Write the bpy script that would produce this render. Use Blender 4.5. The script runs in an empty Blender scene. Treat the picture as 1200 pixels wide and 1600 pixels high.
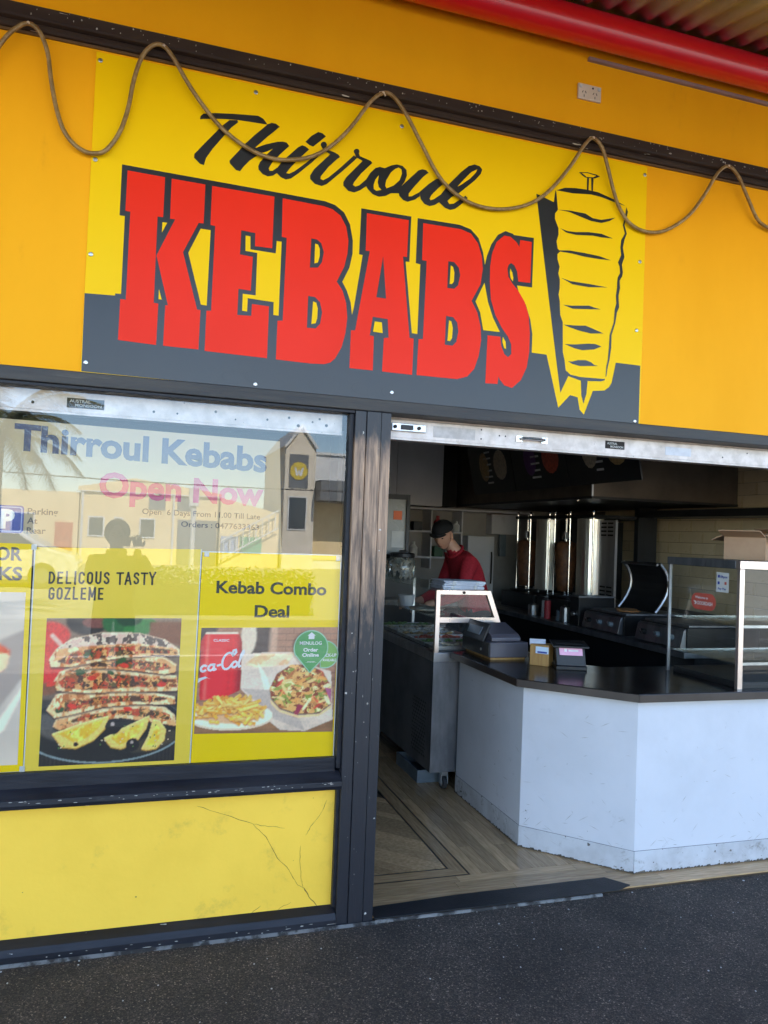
import bpy, bmesh, math, random
import numpy as np
from mathutils import Vector, Matrix, Euler
random.seed(7)
SC = bpy.context.scene
COL = SC.collection
R = math.radians

# ---------------------------------------------------------------- camera
EYE = Vector((0.0, -3.0828, 1.6))
YAW, PIT, ROL = 0.302897, 0.029062, 0.038344
fw = Vector((math.sin(YAW)*math.cos(PIT), math.cos(YAW)*math.cos(PIT), math.sin(PIT)))
rt = Vector((math.cos(YAW), -math.sin(YAW), 0)); up = rt.cross(fw)
r2 = math.cos(ROL)*rt + math.sin(ROL)*up; u2 = -math.sin(ROL)*rt + math.cos(ROL)*up
cd = bpy.data.cameras.new('camera'); cam = bpy.data.objects.new('camera', cd); COL.objects.link(cam)
cd.sensor_fit = 'HORIZONTAL'; cd.sensor_width = 36; cd.lens = 36*1200.35/1200
cd.clip_start = .02; cd.clip_end = 600
cam.matrix_world = Matrix(((r2.x, u2.x, -fw.x, EYE.x), (r2.y, u2.y, -fw.y, EYE.y), (r2.z, u2.z, -fw.z, EYE.z), (0, 0, 0, 1)))
SC.camera = cam
# ---------------------------------------------------------------- sky, sun, exposure
SUN_EL, SUN_AZ = R(43), R(10)          # high, behind the shop: footpath and shopfront lie in shade
w = bpy.data.worlds.new('World'); SC.world = w; w.use_nodes = True
nt = w.node_tree; bg = nt.nodes['Background']
sk = nt.nodes.new('ShaderNodeTexSky'); sk.sky_type = 'NISHITA'; sk.sun_disc = False
sk.sun_elevation = SUN_EL; sk.sun_rotation = SUN_AZ; sk.air_density = 1.0; sk.dust_density = .15; sk.ozone_density = 2.0; sk.altitude = 900
nt.links.new(sk.outputs[0], bg.inputs[0]); bg.inputs[1].default_value = .15
sd = bpy.data.lights.new('sun', 'SUN'); sd.energy = 5.0; sd.angle = R(.53); sd.color = (1, .95, .87)
so = bpy.data.objects.new('sun', sd); COL.objects.link(so)
tosun = Vector((math.sin(SUN_AZ)*math.cos(SUN_EL), math.cos(SUN_AZ)*math.cos(SUN_EL), math.sin(SUN_EL)))
so.rotation_euler = tosun.to_track_quat('Z', 'Y').to_euler(); so.location = (0, 20, 30)
vs = SC.view_settings; vs.view_transform = 'Standard'; vs.look = 'None'; vs.gamma = 1; vs.use_curve_mapping = False
vs.exposure = 2.55
SC.cycles.use_denoising = True
SC.cycles.max_bounces = 10; SC.cycles.diffuse_bounces = 5; SC.cycles.glossy_bounces = 5; SC.cycles.transparent_max_bounces = 16
SC.cycles.caustics_reflective = False; SC.cycles.caustics_refractive = False
SC.cycles.sample_clamp_indirect = 8

# outlines measured on the wall, metres (x along the shopfront, z above the footpath)
BAND=[[(-0.249,2.462),(-0.141,2.467),(-0.141,2.475),(-0.120,2.476),(-0.120,2.776),(-0.139,2.776),(-0.139,2.973),(0.422,2.967),(0.655,2.964),(0.699,2.955),(0.738,2.930),(0.765,2.885),(0.780,2.818),(0.781,2.764),(0.770,2.703),(0.742,2.640),(0.763,2.605),(0.781,2.559),(0.789,2.507),(0.796,2.540),(0.825,2.764),(0.809,2.765),(0.811,2.960),(1.033,2.961),(1.032,2.765),(1.015,2.764),(1.055,2.461),(1.080,2.460),(1.082,2.761),(1.061,2.764),(1.062,2.959),(1.062,2.959),(1.255,2.961),(1.310,2.949),(1.348,2.916),(1.372,2.857),(1.383,2.801),(1.391,2.842),(1.410,2.897),(1.440,2.944),(1.476,2.967),(1.514,2.961),(1.518,2.956),(1.618,2.958),(1.617,2.733),(1.542,2.732),(1.552,2.704),(1.589,2.651),(1.614,2.585),(1.626,2.523),(1.626,2.439),(1.701,2.438),(1.769,2.203),(1.827,2.266),(1.867,2.259),(1.879,2.204),(1.902,2.183),(1.945,2.296),(2.007,2.304),(2.029,2.321),(2.043,2.342),(2.063,2.439),(2.196,2.439),(2.196,2.155),(-0.247,2.167)]]
RED=[[(-0.118,2.953),(0.020,2.951),(0.020,2.794),(-0.001,2.793),(-0.000,2.457),(0.017,2.456),(0.016,2.295),(-0.123,2.299),(-0.122,2.456),(-0.102,2.456),(-0.101,2.796),(-0.119,2.796)],
 [(0.045,2.950),(0.173,2.949),(0.173,2.794),(0.154,2.793),(0.100,2.669),(0.163,2.451),(0.176,2.451),(0.175,2.295),(0.042,2.295),(0.043,2.453),(0.053,2.454),(0.002,2.642),(0.065,2.793),(0.046,2.792)],
 [(0.199,2.948),(0.446,2.947),(0.446,2.736),(0.377,2.734),(0.376,2.787),(0.320,2.790),(0.319,2.692),(0.370,2.690),(0.368,2.553),(0.319,2.554),(0.319,2.449),(0.374,2.452),(0.375,2.500),(0.443,2.499),(0.444,2.289),(0.199,2.292),(0.199,2.451),(0.217,2.453),(0.218,2.791),(0.200,2.792)],
 [(0.480,2.946),(0.651,2.942),(0.689,2.935),(0.723,2.914),(0.749,2.872),(0.761,2.815),(0.759,2.761),(0.748,2.705),(0.718,2.637),(0.744,2.603),(0.762,2.552),(0.769,2.493),(0.764,2.429),(0.750,2.368),(0.725,2.318),(0.704,2.298),(0.678,2.289),(0.624,2.286),(0.480,2.288),(0.480,2.445),(0.501,2.448),(0.503,2.787),(0.483,2.788)],
 [(0.836,2.943),(1.022,2.943),(1.020,2.784),(1.002,2.783),(1.045,2.440),(1.064,2.438),(1.063,2.283),(0.929,2.284),(0.931,2.426),(0.952,2.430),(0.945,2.508),(0.879,2.510),(0.869,2.430),(0.887,2.429),(0.888,2.284),(0.787,2.284),(0.787,2.442),(0.805,2.444),(0.855,2.785),(0.837,2.784)],
 [(1.088,2.941),(1.262,2.942),(1.311,2.930),(1.346,2.892),(1.366,2.839),(1.373,2.783),(1.365,2.713),(1.325,2.635),(1.354,2.587),(1.372,2.527),(1.377,2.466),(1.368,2.397),(1.349,2.338),(1.317,2.301),(1.269,2.285),(1.083,2.284),(1.086,2.439),(1.106,2.441),(1.110,2.780),(1.089,2.781)],
 [(1.471,2.946),(1.502,2.945),(1.532,2.926),(1.547,2.906),(1.550,2.938),(1.608,2.938),(1.607,2.752),(1.548,2.750),(1.540,2.795),(1.526,2.819),(1.510,2.828),(1.498,2.820),(1.492,2.800),(1.498,2.766),(1.516,2.740),(1.549,2.709),(1.583,2.662),(1.604,2.607),(1.613,2.527),(1.613,2.440),(1.603,2.370),(1.576,2.310),(1.534,2.271),(1.496,2.279),(1.473,2.303),(1.466,2.316),(1.463,2.282),(1.404,2.280),(1.407,2.492),(1.469,2.493),(1.474,2.454),(1.491,2.418),(1.510,2.406),(1.525,2.422),(1.523,2.465),(1.506,2.497),(1.474,2.534),(1.441,2.587),(1.417,2.652),(1.409,2.731),(1.408,2.799),(1.415,2.857),(1.435,2.912)]]
BLACK=[[(0.604,2.800),(0.627,2.800),(0.646,2.787),(0.659,2.751),(0.652,2.708),(0.637,2.684),(0.603,2.679)],
 [(0.601,2.562),(0.629,2.561),(0.651,2.543),(0.662,2.502),(0.655,2.453),(0.637,2.432),(0.601,2.431)],
 [(0.914,2.772),(0.934,2.594),(0.891,2.594)],
 [(1.209,2.793),(1.237,2.793),(1.259,2.772),(1.267,2.740),(1.259,2.694),(1.242,2.677),(1.209,2.676)],
 [(1.208,2.554),(1.241,2.552),(1.261,2.531),(1.268,2.493),(1.260,2.447),(1.243,2.428),(1.207,2.428)]]
YEL=[[(0.018,2.774),(0.036,2.774),(0.018,2.733)],
 [(0.017,2.512),(0.029,2.473),(0.017,2.473)],
 [(0.163,2.771),(0.201,2.771),(0.199,2.471),(0.177,2.472),(0.120,2.669)],
 [(0.338,2.771),(0.357,2.770),(0.359,2.718),(0.461,2.717),(0.463,2.768),(0.483,2.768),(0.483,2.466),(0.462,2.466),(0.461,2.518),(0.357,2.521),(0.357,2.467),(0.337,2.468),(0.337,2.536),(0.388,2.536),(0.387,2.708),(0.340,2.709)],
 [(0.621,2.781),(0.633,2.779),(0.641,2.762),(0.642,2.733),(0.636,2.705),(0.621,2.699)],
 [(0.622,2.542),(0.636,2.538),(0.643,2.515),(0.642,2.473),(0.636,2.453),(0.619,2.448)],
 [(0.888,2.491),(0.919,2.491),(0.925,2.446),(0.882,2.447)],
 [(1.221,2.776),(1.232,2.771),(1.239,2.747),(1.238,2.707),(1.229,2.695),(1.219,2.695)],
 [(1.222,2.536),(1.233,2.533),(1.241,2.506),(1.239,2.461),(1.230,2.446),(1.218,2.447)],
 [(1.383,2.722),(1.343,2.634),(1.367,2.589),(1.385,2.512),(1.465,2.513),(1.429,2.574),(1.403,2.639),(1.390,2.694)],
 [(1.506,2.803),(1.516,2.786),(1.522,2.763),(1.520,2.747),(1.509,2.759),(1.504,2.784)],
 [(1.480,2.494),(1.495,2.473),(1.498,2.442),(1.488,2.444),(1.479,2.471)],
 [(1.851,3.296),(1.882,3.300),(1.927,3.296),(1.911,3.286),(1.877,3.282)],
 [(0.881,3.112),(0.877,3.082),(0.883,3.061),(0.895,3.052),(0.873,3.044),(0.861,3.050),(0.860,3.068),(0.867,3.091)],
 [(0.967,3.160),(0.980,3.155),(0.983,3.137),(0.973,3.106),(0.947,3.079),(0.917,3.062),(0.911,3.073),(0.914,3.095),(0.933,3.132),(0.952,3.152)],
 [(1.330,3.218),(1.303,3.202),(1.268,3.162),(1.239,3.126),(1.256,3.137),(1.296,3.170),(1.323,3.202)]]
SKEWER=[[(1.623,3.161),(1.713,3.137),(1.719,3.194),(1.724,3.185),(1.735,3.106),(1.721,3.086),(1.721,3.062),(1.741,3.021),(1.742,2.992),(1.733,2.961),(1.740,2.928),(1.754,2.917),(1.740,2.903),(1.741,2.879),(1.753,2.846),(1.747,2.816),(1.756,2.788),(1.757,2.749),(1.752,2.719),(1.759,2.690),(1.764,2.627),(1.778,2.595),(1.783,2.459),(1.794,2.421),(1.801,2.377),(1.826,2.360),(1.876,2.354),(2.000,2.357),(2.008,2.359),(2.006,2.351),(1.986,2.344),(1.916,2.339),(1.912,2.280),(1.898,2.232),(1.885,2.273),(1.881,2.337),(1.815,2.352),(1.777,2.272),(1.746,2.445),(1.695,2.740)],
 [(1.724,3.194),(1.768,3.213),(1.823,3.221),(1.879,3.224),(1.941,3.222),(2.028,3.202),(2.089,3.182),(2.040,3.188),(1.959,3.202),(1.902,3.205),(1.808,3.194)],
 [(1.880,3.282),(1.891,3.284),(1.890,3.224),(1.881,3.222)],
 [(1.902,3.286),(1.915,3.288),(1.913,3.223),(1.905,3.224)],
 [(1.838,3.298),(1.882,3.305),(1.927,3.303),(1.949,3.297),(1.922,3.283),(1.872,3.278),(1.855,3.285)],
 [(1.735,3.106),(1.794,3.112),(1.877,3.112),(1.917,3.096),(1.963,3.096),(2.008,3.109),(2.037,3.118),(2.008,3.098),(1.963,3.081),(1.907,3.082),(1.850,3.093),(1.794,3.105)],
 [(1.750,3.023),(1.786,3.016),(1.831,3.018),(1.897,3.028),(1.965,3.031),(2.028,3.018),(1.966,3.014),(1.920,3.015),(1.831,3.005),(1.781,3.008)],
 [(1.748,2.921),(1.800,2.928),(1.878,2.928),(1.957,2.925),(2.021,2.914),(1.958,2.911),(1.879,2.911),(1.812,2.916),(1.751,2.916)],
 [(1.761,2.797),(1.811,2.788),(1.906,2.788),(2.008,2.785),(1.906,2.773),(1.822,2.775)],
 [(1.776,2.675),(1.820,2.676),(1.909,2.688),(1.943,2.682),(1.974,2.678),(1.910,2.671),(1.826,2.663)],
 [(1.782,2.584),(1.846,2.588),(1.896,2.593),(1.941,2.582),(1.992,2.568),(1.925,2.560),(1.858,2.567),(1.813,2.576)],
 [(1.791,2.496),(1.843,2.500),(1.915,2.512),(1.949,2.514),(1.983,2.506),(1.944,2.488),(1.883,2.478),(1.844,2.482)],
 [(1.810,2.420),(1.830,2.420),(1.862,2.430),(1.901,2.434),(1.930,2.428),(1.947,2.417),(1.969,2.414),(1.874,2.404),(1.835,2.409)],
 [(2.095,3.178),(2.104,3.156),(2.094,3.117),(2.087,3.090),(2.101,3.052),(2.089,3.020),(2.082,2.984),(2.092,2.940),(2.079,2.902),(2.086,2.868),(2.083,2.848),(2.070,2.826),(2.073,2.791),(2.066,2.755),(2.071,2.700),(2.060,2.674),(2.053,2.623),(2.035,2.566),(2.035,2.506),(2.028,2.450),(2.018,2.404),(2.014,2.369),(2.010,2.369),(2.012,2.414),(2.019,2.449),(2.023,2.505),(2.025,2.565),(2.045,2.627),(2.048,2.687),(2.056,2.718),(2.052,2.753),(2.057,2.789),(2.057,2.814),(2.059,2.839),(2.071,2.861),(2.067,2.891),(2.058,2.910),(2.074,2.947),(2.068,2.982),(2.072,3.017),(2.091,3.051),(2.078,3.089),(2.088,3.131)]]
SCRIPT=[[(0.141,3.206),(0.143,3.218),(0.153,3.229),(0.199,3.241),(0.269,3.252),(0.367,3.264),(0.388,3.256),(0.407,3.235),(0.378,3.234),(0.324,3.232),(0.286,3.230),(0.243,3.225),(0.200,3.218),(0.151,3.207),(0.143,3.204)],
 [(0.255,3.224),(0.285,3.229),(0.290,3.222),(0.264,3.196),(0.233,3.152),(0.195,3.097),(0.171,3.055),(0.164,3.025),(0.148,3.028),(0.125,3.048),(0.126,3.063),(0.162,3.111),(0.228,3.196)],
 [(0.407,3.237),(0.422,3.246),(0.440,3.246),(0.456,3.236),(0.408,3.186),(0.362,3.134),(0.380,3.111),(0.341,3.076),(0.318,3.047),(0.305,3.026),(0.289,3.028),(0.264,3.050),(0.262,3.061),(0.289,3.097),(0.321,3.141),(0.353,3.179)],
 [(0.360,3.130),(0.401,3.153),(0.448,3.173),(0.469,3.178),(0.486,3.177),(0.498,3.165),(0.461,3.123),(0.431,3.084),(0.418,3.059),(0.422,3.049),(0.434,3.051),(0.453,3.068),(0.460,3.061),(0.452,3.045),(0.437,3.032),(0.416,3.025),(0.395,3.030),(0.378,3.046),(0.376,3.060),(0.383,3.078),(0.406,3.111),(0.432,3.141),(0.405,3.124),(0.365,3.105)],
 [(0.496,3.124),(0.533,3.166),(0.550,3.178),(0.564,3.176),(0.580,3.166),(0.548,3.130),(0.508,3.080),(0.490,3.052),(0.502,3.051),(0.523,3.065),(0.570,3.109),(0.625,3.167),(0.636,3.163),(0.592,3.113),(0.537,3.057),(0.510,3.033),(0.489,3.025),(0.468,3.031),(0.452,3.044),(0.453,3.067),(0.472,3.098)],
 [(0.563,3.195),(0.587,3.224),(0.615,3.246),(0.633,3.244),(0.648,3.234),(0.623,3.208),(0.596,3.181),(0.581,3.184)],
 [(0.653,3.200),(0.652,3.194),(0.648,3.189),(0.643,3.185),(0.638,3.184),(0.632,3.186),(0.629,3.189),(0.627,3.195),(0.628,3.200),(0.632,3.206),(0.637,3.209),(0.642,3.210),(0.648,3.209),(0.651,3.205)],
 [(0.630,3.188),(0.651,3.192),(0.657,3.179),(0.683,3.175),(0.703,3.168),(0.711,3.159),(0.698,3.147),(0.664,3.109),(0.633,3.064),(0.632,3.053),(0.643,3.049),(0.665,3.064),(0.714,3.114),(0.770,3.177),(0.784,3.168),(0.719,3.097),(0.659,3.036),(0.638,3.024),(0.609,3.028),(0.589,3.045),(0.588,3.059),(0.603,3.087),(0.669,3.163),(0.641,3.172)],
 [(0.793,3.197),(0.792,3.192),(0.789,3.187),(0.784,3.184),(0.779,3.183),(0.773,3.184),(0.770,3.188),(0.768,3.193),(0.769,3.198),(0.773,3.203),(0.778,3.206),(0.783,3.207),(0.788,3.206),(0.792,3.202)],
 [(0.772,3.188),(0.790,3.191),(0.796,3.178),(0.823,3.172),(0.843,3.167),(0.851,3.159),(0.839,3.146),(0.803,3.105),(0.775,3.064),(0.770,3.052),(0.781,3.046),(0.798,3.055),(0.828,3.086),(0.838,3.075),(0.829,3.057),(0.802,3.034),(0.777,3.021),(0.751,3.023),(0.730,3.041),(0.729,3.056),(0.741,3.079),(0.808,3.160),(0.778,3.171)],
 [(0.826,3.084),(0.844,3.116),(0.865,3.140),(0.884,3.149),(0.906,3.147),(0.936,3.165),(0.959,3.173),(0.985,3.171),(1.003,3.156),(1.006,3.134),(0.996,3.103),(0.978,3.077),(0.968,3.068),(0.973,3.051),(0.937,3.045),(0.915,3.030),(0.885,3.021),(0.858,3.027),(0.835,3.045),(0.827,3.058)],
 [(0.968,3.068),(1.009,3.112),(1.057,3.165),(1.074,3.173),(1.092,3.172),(1.103,3.163),(1.078,3.139),(1.041,3.092),(1.017,3.058),(1.017,3.045),(1.031,3.048),(1.067,3.073),(1.067,3.054),(1.047,3.037),(1.013,3.021),(0.993,3.025),(0.975,3.040),(0.972,3.054)],
 [(1.067,3.074),(1.106,3.114),(1.140,3.143),(1.160,3.147),(1.183,3.137),(1.150,3.103),(1.120,3.068),(1.112,3.052),(1.117,3.045),(1.132,3.052),(1.163,3.078),(1.160,3.045),(1.137,3.028),(1.114,3.019),(1.090,3.024),(1.072,3.042),(1.068,3.060)],
 [(1.163,3.078),(1.200,3.131),(1.254,3.193),(1.289,3.226),(1.317,3.238),(1.340,3.235),(1.353,3.222),(1.347,3.202),(1.324,3.172),(1.285,3.134),(1.246,3.097),(1.215,3.077),(1.195,3.055),(1.204,3.043),(1.224,3.048),(1.267,3.082),(1.278,3.092),(1.289,3.084),(1.264,3.055),(1.232,3.027),(1.209,3.018),(1.185,3.023),(1.158,3.041)]]
CABLE=[(-0.618,3.207),(-0.587,3.289),(-0.556,3.344),(-0.522,3.385),(-0.481,3.411),(-0.443,3.389),(-0.414,3.324),(-0.399,3.232),(-0.379,3.140),(-0.352,3.062),(-0.316,3.014),(-0.276,2.990),(-0.238,2.988),(-0.198,3.007),(-0.156,3.077),(-0.128,3.173),(-0.110,3.290),(-0.084,3.380),(-0.045,3.431),(-0.007,3.435),(0.032,3.396),(0.083,3.324),(0.142,3.254),(0.219,3.180),(0.308,3.124),(0.398,3.095),(0.487,3.096),(0.591,3.131),(0.681,3.201),(0.754,3.290),(0.818,3.389),(0.872,3.438),(0.917,3.434),(0.982,3.368),(1.061,3.260),(1.163,3.127),(1.278,3.060),(1.400,3.047),(1.514,3.071),(1.607,3.116),(1.688,3.188),(1.772,3.299),(1.831,3.398),(1.876,3.442),(1.924,3.410),(1.964,3.328),(2.002,3.239),(2.049,3.151),(2.106,3.092),(2.194,3.069),(2.300,3.092),(2.424,3.180),(2.505,3.292),(2.565,3.400),(2.628,3.449),(2.686,3.415),(2.758,3.320),(2.847,3.216),(2.978,3.189)]
SCREWS=[(-0.234,3.356),(-0.235,2.974),(-0.234,2.612),(-0.233,2.202),(2.191,3.348),(2.177,2.930),(2.170,2.603),(2.174,2.175),(0.975,3.341),(0.402,2.180),(0.975,2.200),(0.354,3.357)]
CRACKS=[[(0.250,0.509),(0.357,0.468),(0.473,0.421),(0.527,0.366),(0.576,0.279),(0.630,0.223),(0.659,0.169),(0.693,0.146),(0.714,0.112),(0.756,0.062)],
 [(0.473,0.421),(0.538,0.407),(0.603,0.395)],
 [(0.775,0.497),(0.747,0.440),(0.709,0.391),(0.690,0.360)],
 [(0.672,0.322),(0.672,0.258),(0.681,0.173)],
 [(0.566,0.057),(0.604,0.079),(0.642,0.096)],
 [(0.469,0.061),(0.519,0.094)],
 [(0.685,0.177),(0.687,0.151)]]

# ---------------------------------------------------------------- helpers
class MB:
    def __init__(s): s.v = []; s.f = []
    def add(s, vs, fs):
        n = len(s.v); s.v += [tuple(q) for q in vs]; s.f += [tuple(i+n for i in f) for f in fs]; return s
    def box(s, x0, x1, y0, y1, z0, z1):
        return s.add([(x0,y0,z0),(x1,y0,z0),(x1,y1,z0),(x0,y1,z0),(x0,y0,z1),(x1,y0,z1),(x1,y1,z1),(x0,y1,z1)],
              [(0,3,2,1),(4,5,6,7),(0,1,5,4),(1,2,6,5),(2,3,7,6),(3,0,4,7)])
    def ori(s, c, a, b, n, la, lb, ln):
        a, b, n, c = Vector(a).normalized(), Vector(b).normalized(), Vector(n).normalized(), Vector(c)
        P = [c+a*i*la/2+b*j*lb/2+n*k*ln/2 for k in (-1,1) for i, j in ((-1,-1),(1,-1),(1,1),(-1,1))]
        return s.add(P, [(0,3,2,1),(4,5,6,7),(0,1,5,4),(1,2,6,5),(2,3,7,6),(3,0,4,7)])
    def quad(s, *p): return s.add(p, [tuple(range(len(p)))])
    def xz(s, pts, y):
        a = sum(pts[i-1][0]*pts[i][1]-pts[i][0]*pts[i-1][1] for i in range(len(pts)))
        if a < 0: pts = pts[::-1]
        return s.add([(x, y, z) for x, z in pts], [tuple(range(len(pts)))])
    def prism(s, pts, axis, a, b):
        n = len(pts)
        def P(q, t): return (t, q[0], q[1]) if axis == 'x' else ((q[0], t, q[1]) if axis == 'y' else (q[0], q[1], t))
        ar = sum(pts[i-1][0]*pts[i][1]-pts[i][0]*pts[i-1][1] for i in range(n))
        if (ar < 0) != (axis == 'y'): pts = pts[::-1]
        V = [P(q, a) for q in pts]+[P(q, b) for q in pts]
        F = [tuple(range(n-1,-1,-1)), tuple(range(n, 2*n))]+[(i, (i+1) % n, n+(i+1) % n, n+i) for i in range(n)]
        if b < a: F = [f[::-1] for f in F]
        return s.add(V, F)
    def tube(s, path, r, n=8, caps=True):
        path = [Vector(q) for q in path]; m = len(path)
        rr = r if isinstance(r, (list, tuple)) else [r]*m
        V = []; ref = None
        for i, q in enumerate(path):
            t = (path[min(i+1, m-1)]-path[max(i-1, 0)]).normalized()
            if ref is None: ref = t.orthogonal().normalized()
            ref = (ref-t*ref.dot(t)); ref = ref.normalized() if ref.length > 1e-6 else t.orthogonal().normalized()
            bb = t.cross(ref)
            V += [q+(ref*math.cos(2*math.pi*k/n)+bb*math.sin(2*math.pi*k/n))*rr[i] for k in range(n)]
        F = [(i*n+k, i*n+(k+1) % n, (i+1)*n+(k+1) % n, (i+1)*n+k) for i in range(m-1) for k in range(n)]
        if caps: F += [tuple(range(n-1,-1,-1)), tuple((m-1)*n+k for k in range(n))]
        return s.add(V, F)
    def lathe(s, prof, c, n=16, axis='z'):
        V = []
        for r, h in prof:
            for k in range(n):
                a = 2*math.pi*k/n; p = (r*math.cos(a), r*math.sin(a), h)
                if axis == 'y': p = (p[0], p[2], p[1])
                if axis == 'x': p = (p[2], p[0], p[1])
                V.append((c[0]+p[0], c[1]+p[1], c[2]+p[2]))
        m = len(prof)
        F = [(i*n+k, i*n+(k+1) % n, (i+1)*n+(k+1) % n, (i+1)*n+k) for i in range(m-1) for k in range(n)]
        F += [tuple(range(n-1,-1,-1)), tuple((m-1)*n+k for k in range(n))]
        return s.add(V, F)
    def ell(s, c, rx, ry, rz, nu=12, nv=8):
        V = [(c[0], c[1], c[2]-rz)]
        for j in range(1, nv):
            t = -math.pi/2+math.pi*j/nv
            V += [(c[0]+rx*math.cos(t)*math.cos(2*math.pi*i/nu), c[1]+ry*math.cos(t)*math.sin(2*math.pi*i/nu), c[2]+rz*math.sin(t)) for i in range(nu)]
        V.append((c[0], c[1], c[2]+rz)); L = len(V)-1
        F = [(0, 1+(i+1) % nu, 1+i) for i in range(nu)]
        F += [(1+j*nu+i, 1+j*nu+(i+1) % nu, 1+(j+1)*nu+(i+1) % nu, 1+(j+1)*nu+i) for j in range(nv-2) for i in range(nu)]
        F += [(1+(nv-2)*nu+i, 1+(nv-2)*nu+(i+1) % nu, L) for i in range(nu)]
        return s.add(V, F)

def wloc(o):
    v = Vector((0, 0, 0))
    while o: v += o.location; o = o.parent
    return v
def put(o, parent):
    COL.objects.link(o)
    if parent: o.parent = parent; o.location = -wloc(parent)
    return o
def obj(name, mb, mat, parent=None, bevel=0, smooth=False, seg=2):
    me = bpy.data.meshes.new(name); me.from_pydata([tuple(v) for v in mb.v], [], mb.f); me.validate(); me.update()
    for m in (mat if isinstance(mat, (list, tuple)) else [mat]): me.materials.append(m)
    if smooth:
        for p_ in me.polygons: p_.use_smooth = True
    o = put(bpy.data.objects.new(name, me), parent)
    if bevel:
        b = o.modifiers.new('bevel', 'BEVEL'); b.width = bevel; b.segments = seg; b.limit_method = 'ANGLE'; b.angle_limit = R(40)
    return o
def tag(o, label, cat=None, group=None, kind=None):
    if label: o['label'] = label
    if cat: o['category'] = cat
    if group: o['group'] = group
    if kind: o['kind'] = kind
    return o
def thing(name, label, cat, loc=(0, 0, 0), group=None):
    o = bpy.data.objects.new(name, None); COL.objects.link(o); o.location = loc; o.empty_display_size = .1
    return tag(o, label, cat, group)

# ---------------------------------------------------------------- materials
def lin(c): return tuple(((x/255)/12.92 if x/255 <= .04045 else ((x/255+.055)/1.055)**2.4) for x in c)
def M(name, col, rough=.55, metal=0, col2=None, scale=6, detail=6, lo=.35, hi=.68, bump=0, bscale=40, stretch=(1, 1, 1),
      spec=.5, coat=0, stain=None, speck=None, roughvar=.12, emit=None, bdetail=6):
    """principled surface: two colours mixed by noise, optional stain (colour, scale, lo, hi) and speck (colour, scale, threshold)"""
    m = bpy.data.materials.new(name); m.use_nodes = True
    N = m.node_tree.nodes; L = m.node_tree.links; b = N['Principled BSDF']
    b.inputs['Roughness'].default_value = rough; b.inputs['Metallic'].default_value = metal
    b.inputs['Specular IOR Level'].default_value = spec; b.inputs['Coat Weight'].default_value = coat
    tc = N.new('ShaderNodeTexCoord'); mp = N.new('ShaderNodeMapping'); mp.inputs['Scale'].default_value = stretch
    L.new(tc.outputs['Object'], mp.inputs[0])
    def noise(sc, de, ro=.6):
        n = N.new('ShaderNodeTexNoise'); n.inputs['Scale'].default_value = sc; n.inputs['Detail'].default_value = de
        n.inputs['Roughness'].default_value = ro; L.new(mp.outputs[0], n.inputs[0]); return n
    def ramp(src, lo, hi):
        r = N.new('ShaderNodeMapRange'); r.inputs[1].default_value = lo; r.inputs[2].default_value = hi; r.interpolation_type = 'SMOOTHSTEP'
        L.new(src, r.inputs[0]); return r.outputs[0]
    def mix(fac, a, c):
        x = N.new('ShaderNodeMix'); x.data_type = 'RGBA'; L.new(fac, x.inputs[0])
        if isinstance(a, tuple): x.inputs[6].default_value = (*a, 1)
        else: L.new(a, x.inputs[6])
        x.inputs[7].default_value = (*c, 1); return x.outputs[2]
    c2 = col2 or tuple(x*.8 for x in col)
    n1 = noise(scale, detail); out = mix(ramp(n1.outputs[0], lo, hi), col, c2)
    if stain: out = mix(ramp(noise(stain[1], 9, .7).outputs[0], stain[2], stain[3]), out, stain[0])
    if speck: out = mix(ramp(noise(speck[1], 2).outputs[0], speck[2], speck[2]+.02), out, speck[0])
    L.new(out, b.inputs['Base Color'])
    if roughvar:
        r = N.new('ShaderNodeMapRange'); L.new(n1.outputs[0], r.inputs[0]); r.inputs[3].default_value = max(.02, rough-roughvar); r.inputs[4].default_value = min(1, rough+roughvar)
        L.new(r.outputs[0], b.inputs['Roughness'])
    if bump:
        bn = noise(bscale, bdetail); bp = N.new('ShaderNodeBump'); bp.inputs['Strength'].default_value = bump; bp.inputs['Distance'].default_value = .01
        L.new(bn.outputs[0], bp.inputs['Height']); L.new(bp.outputs[0], b.inputs['Normal'])
    if emit: b.inputs['Emission Color'].default_value = (*emit[0], 1); b.inputs['Emission Strength'].default_value = emit[1]
    return m
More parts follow.
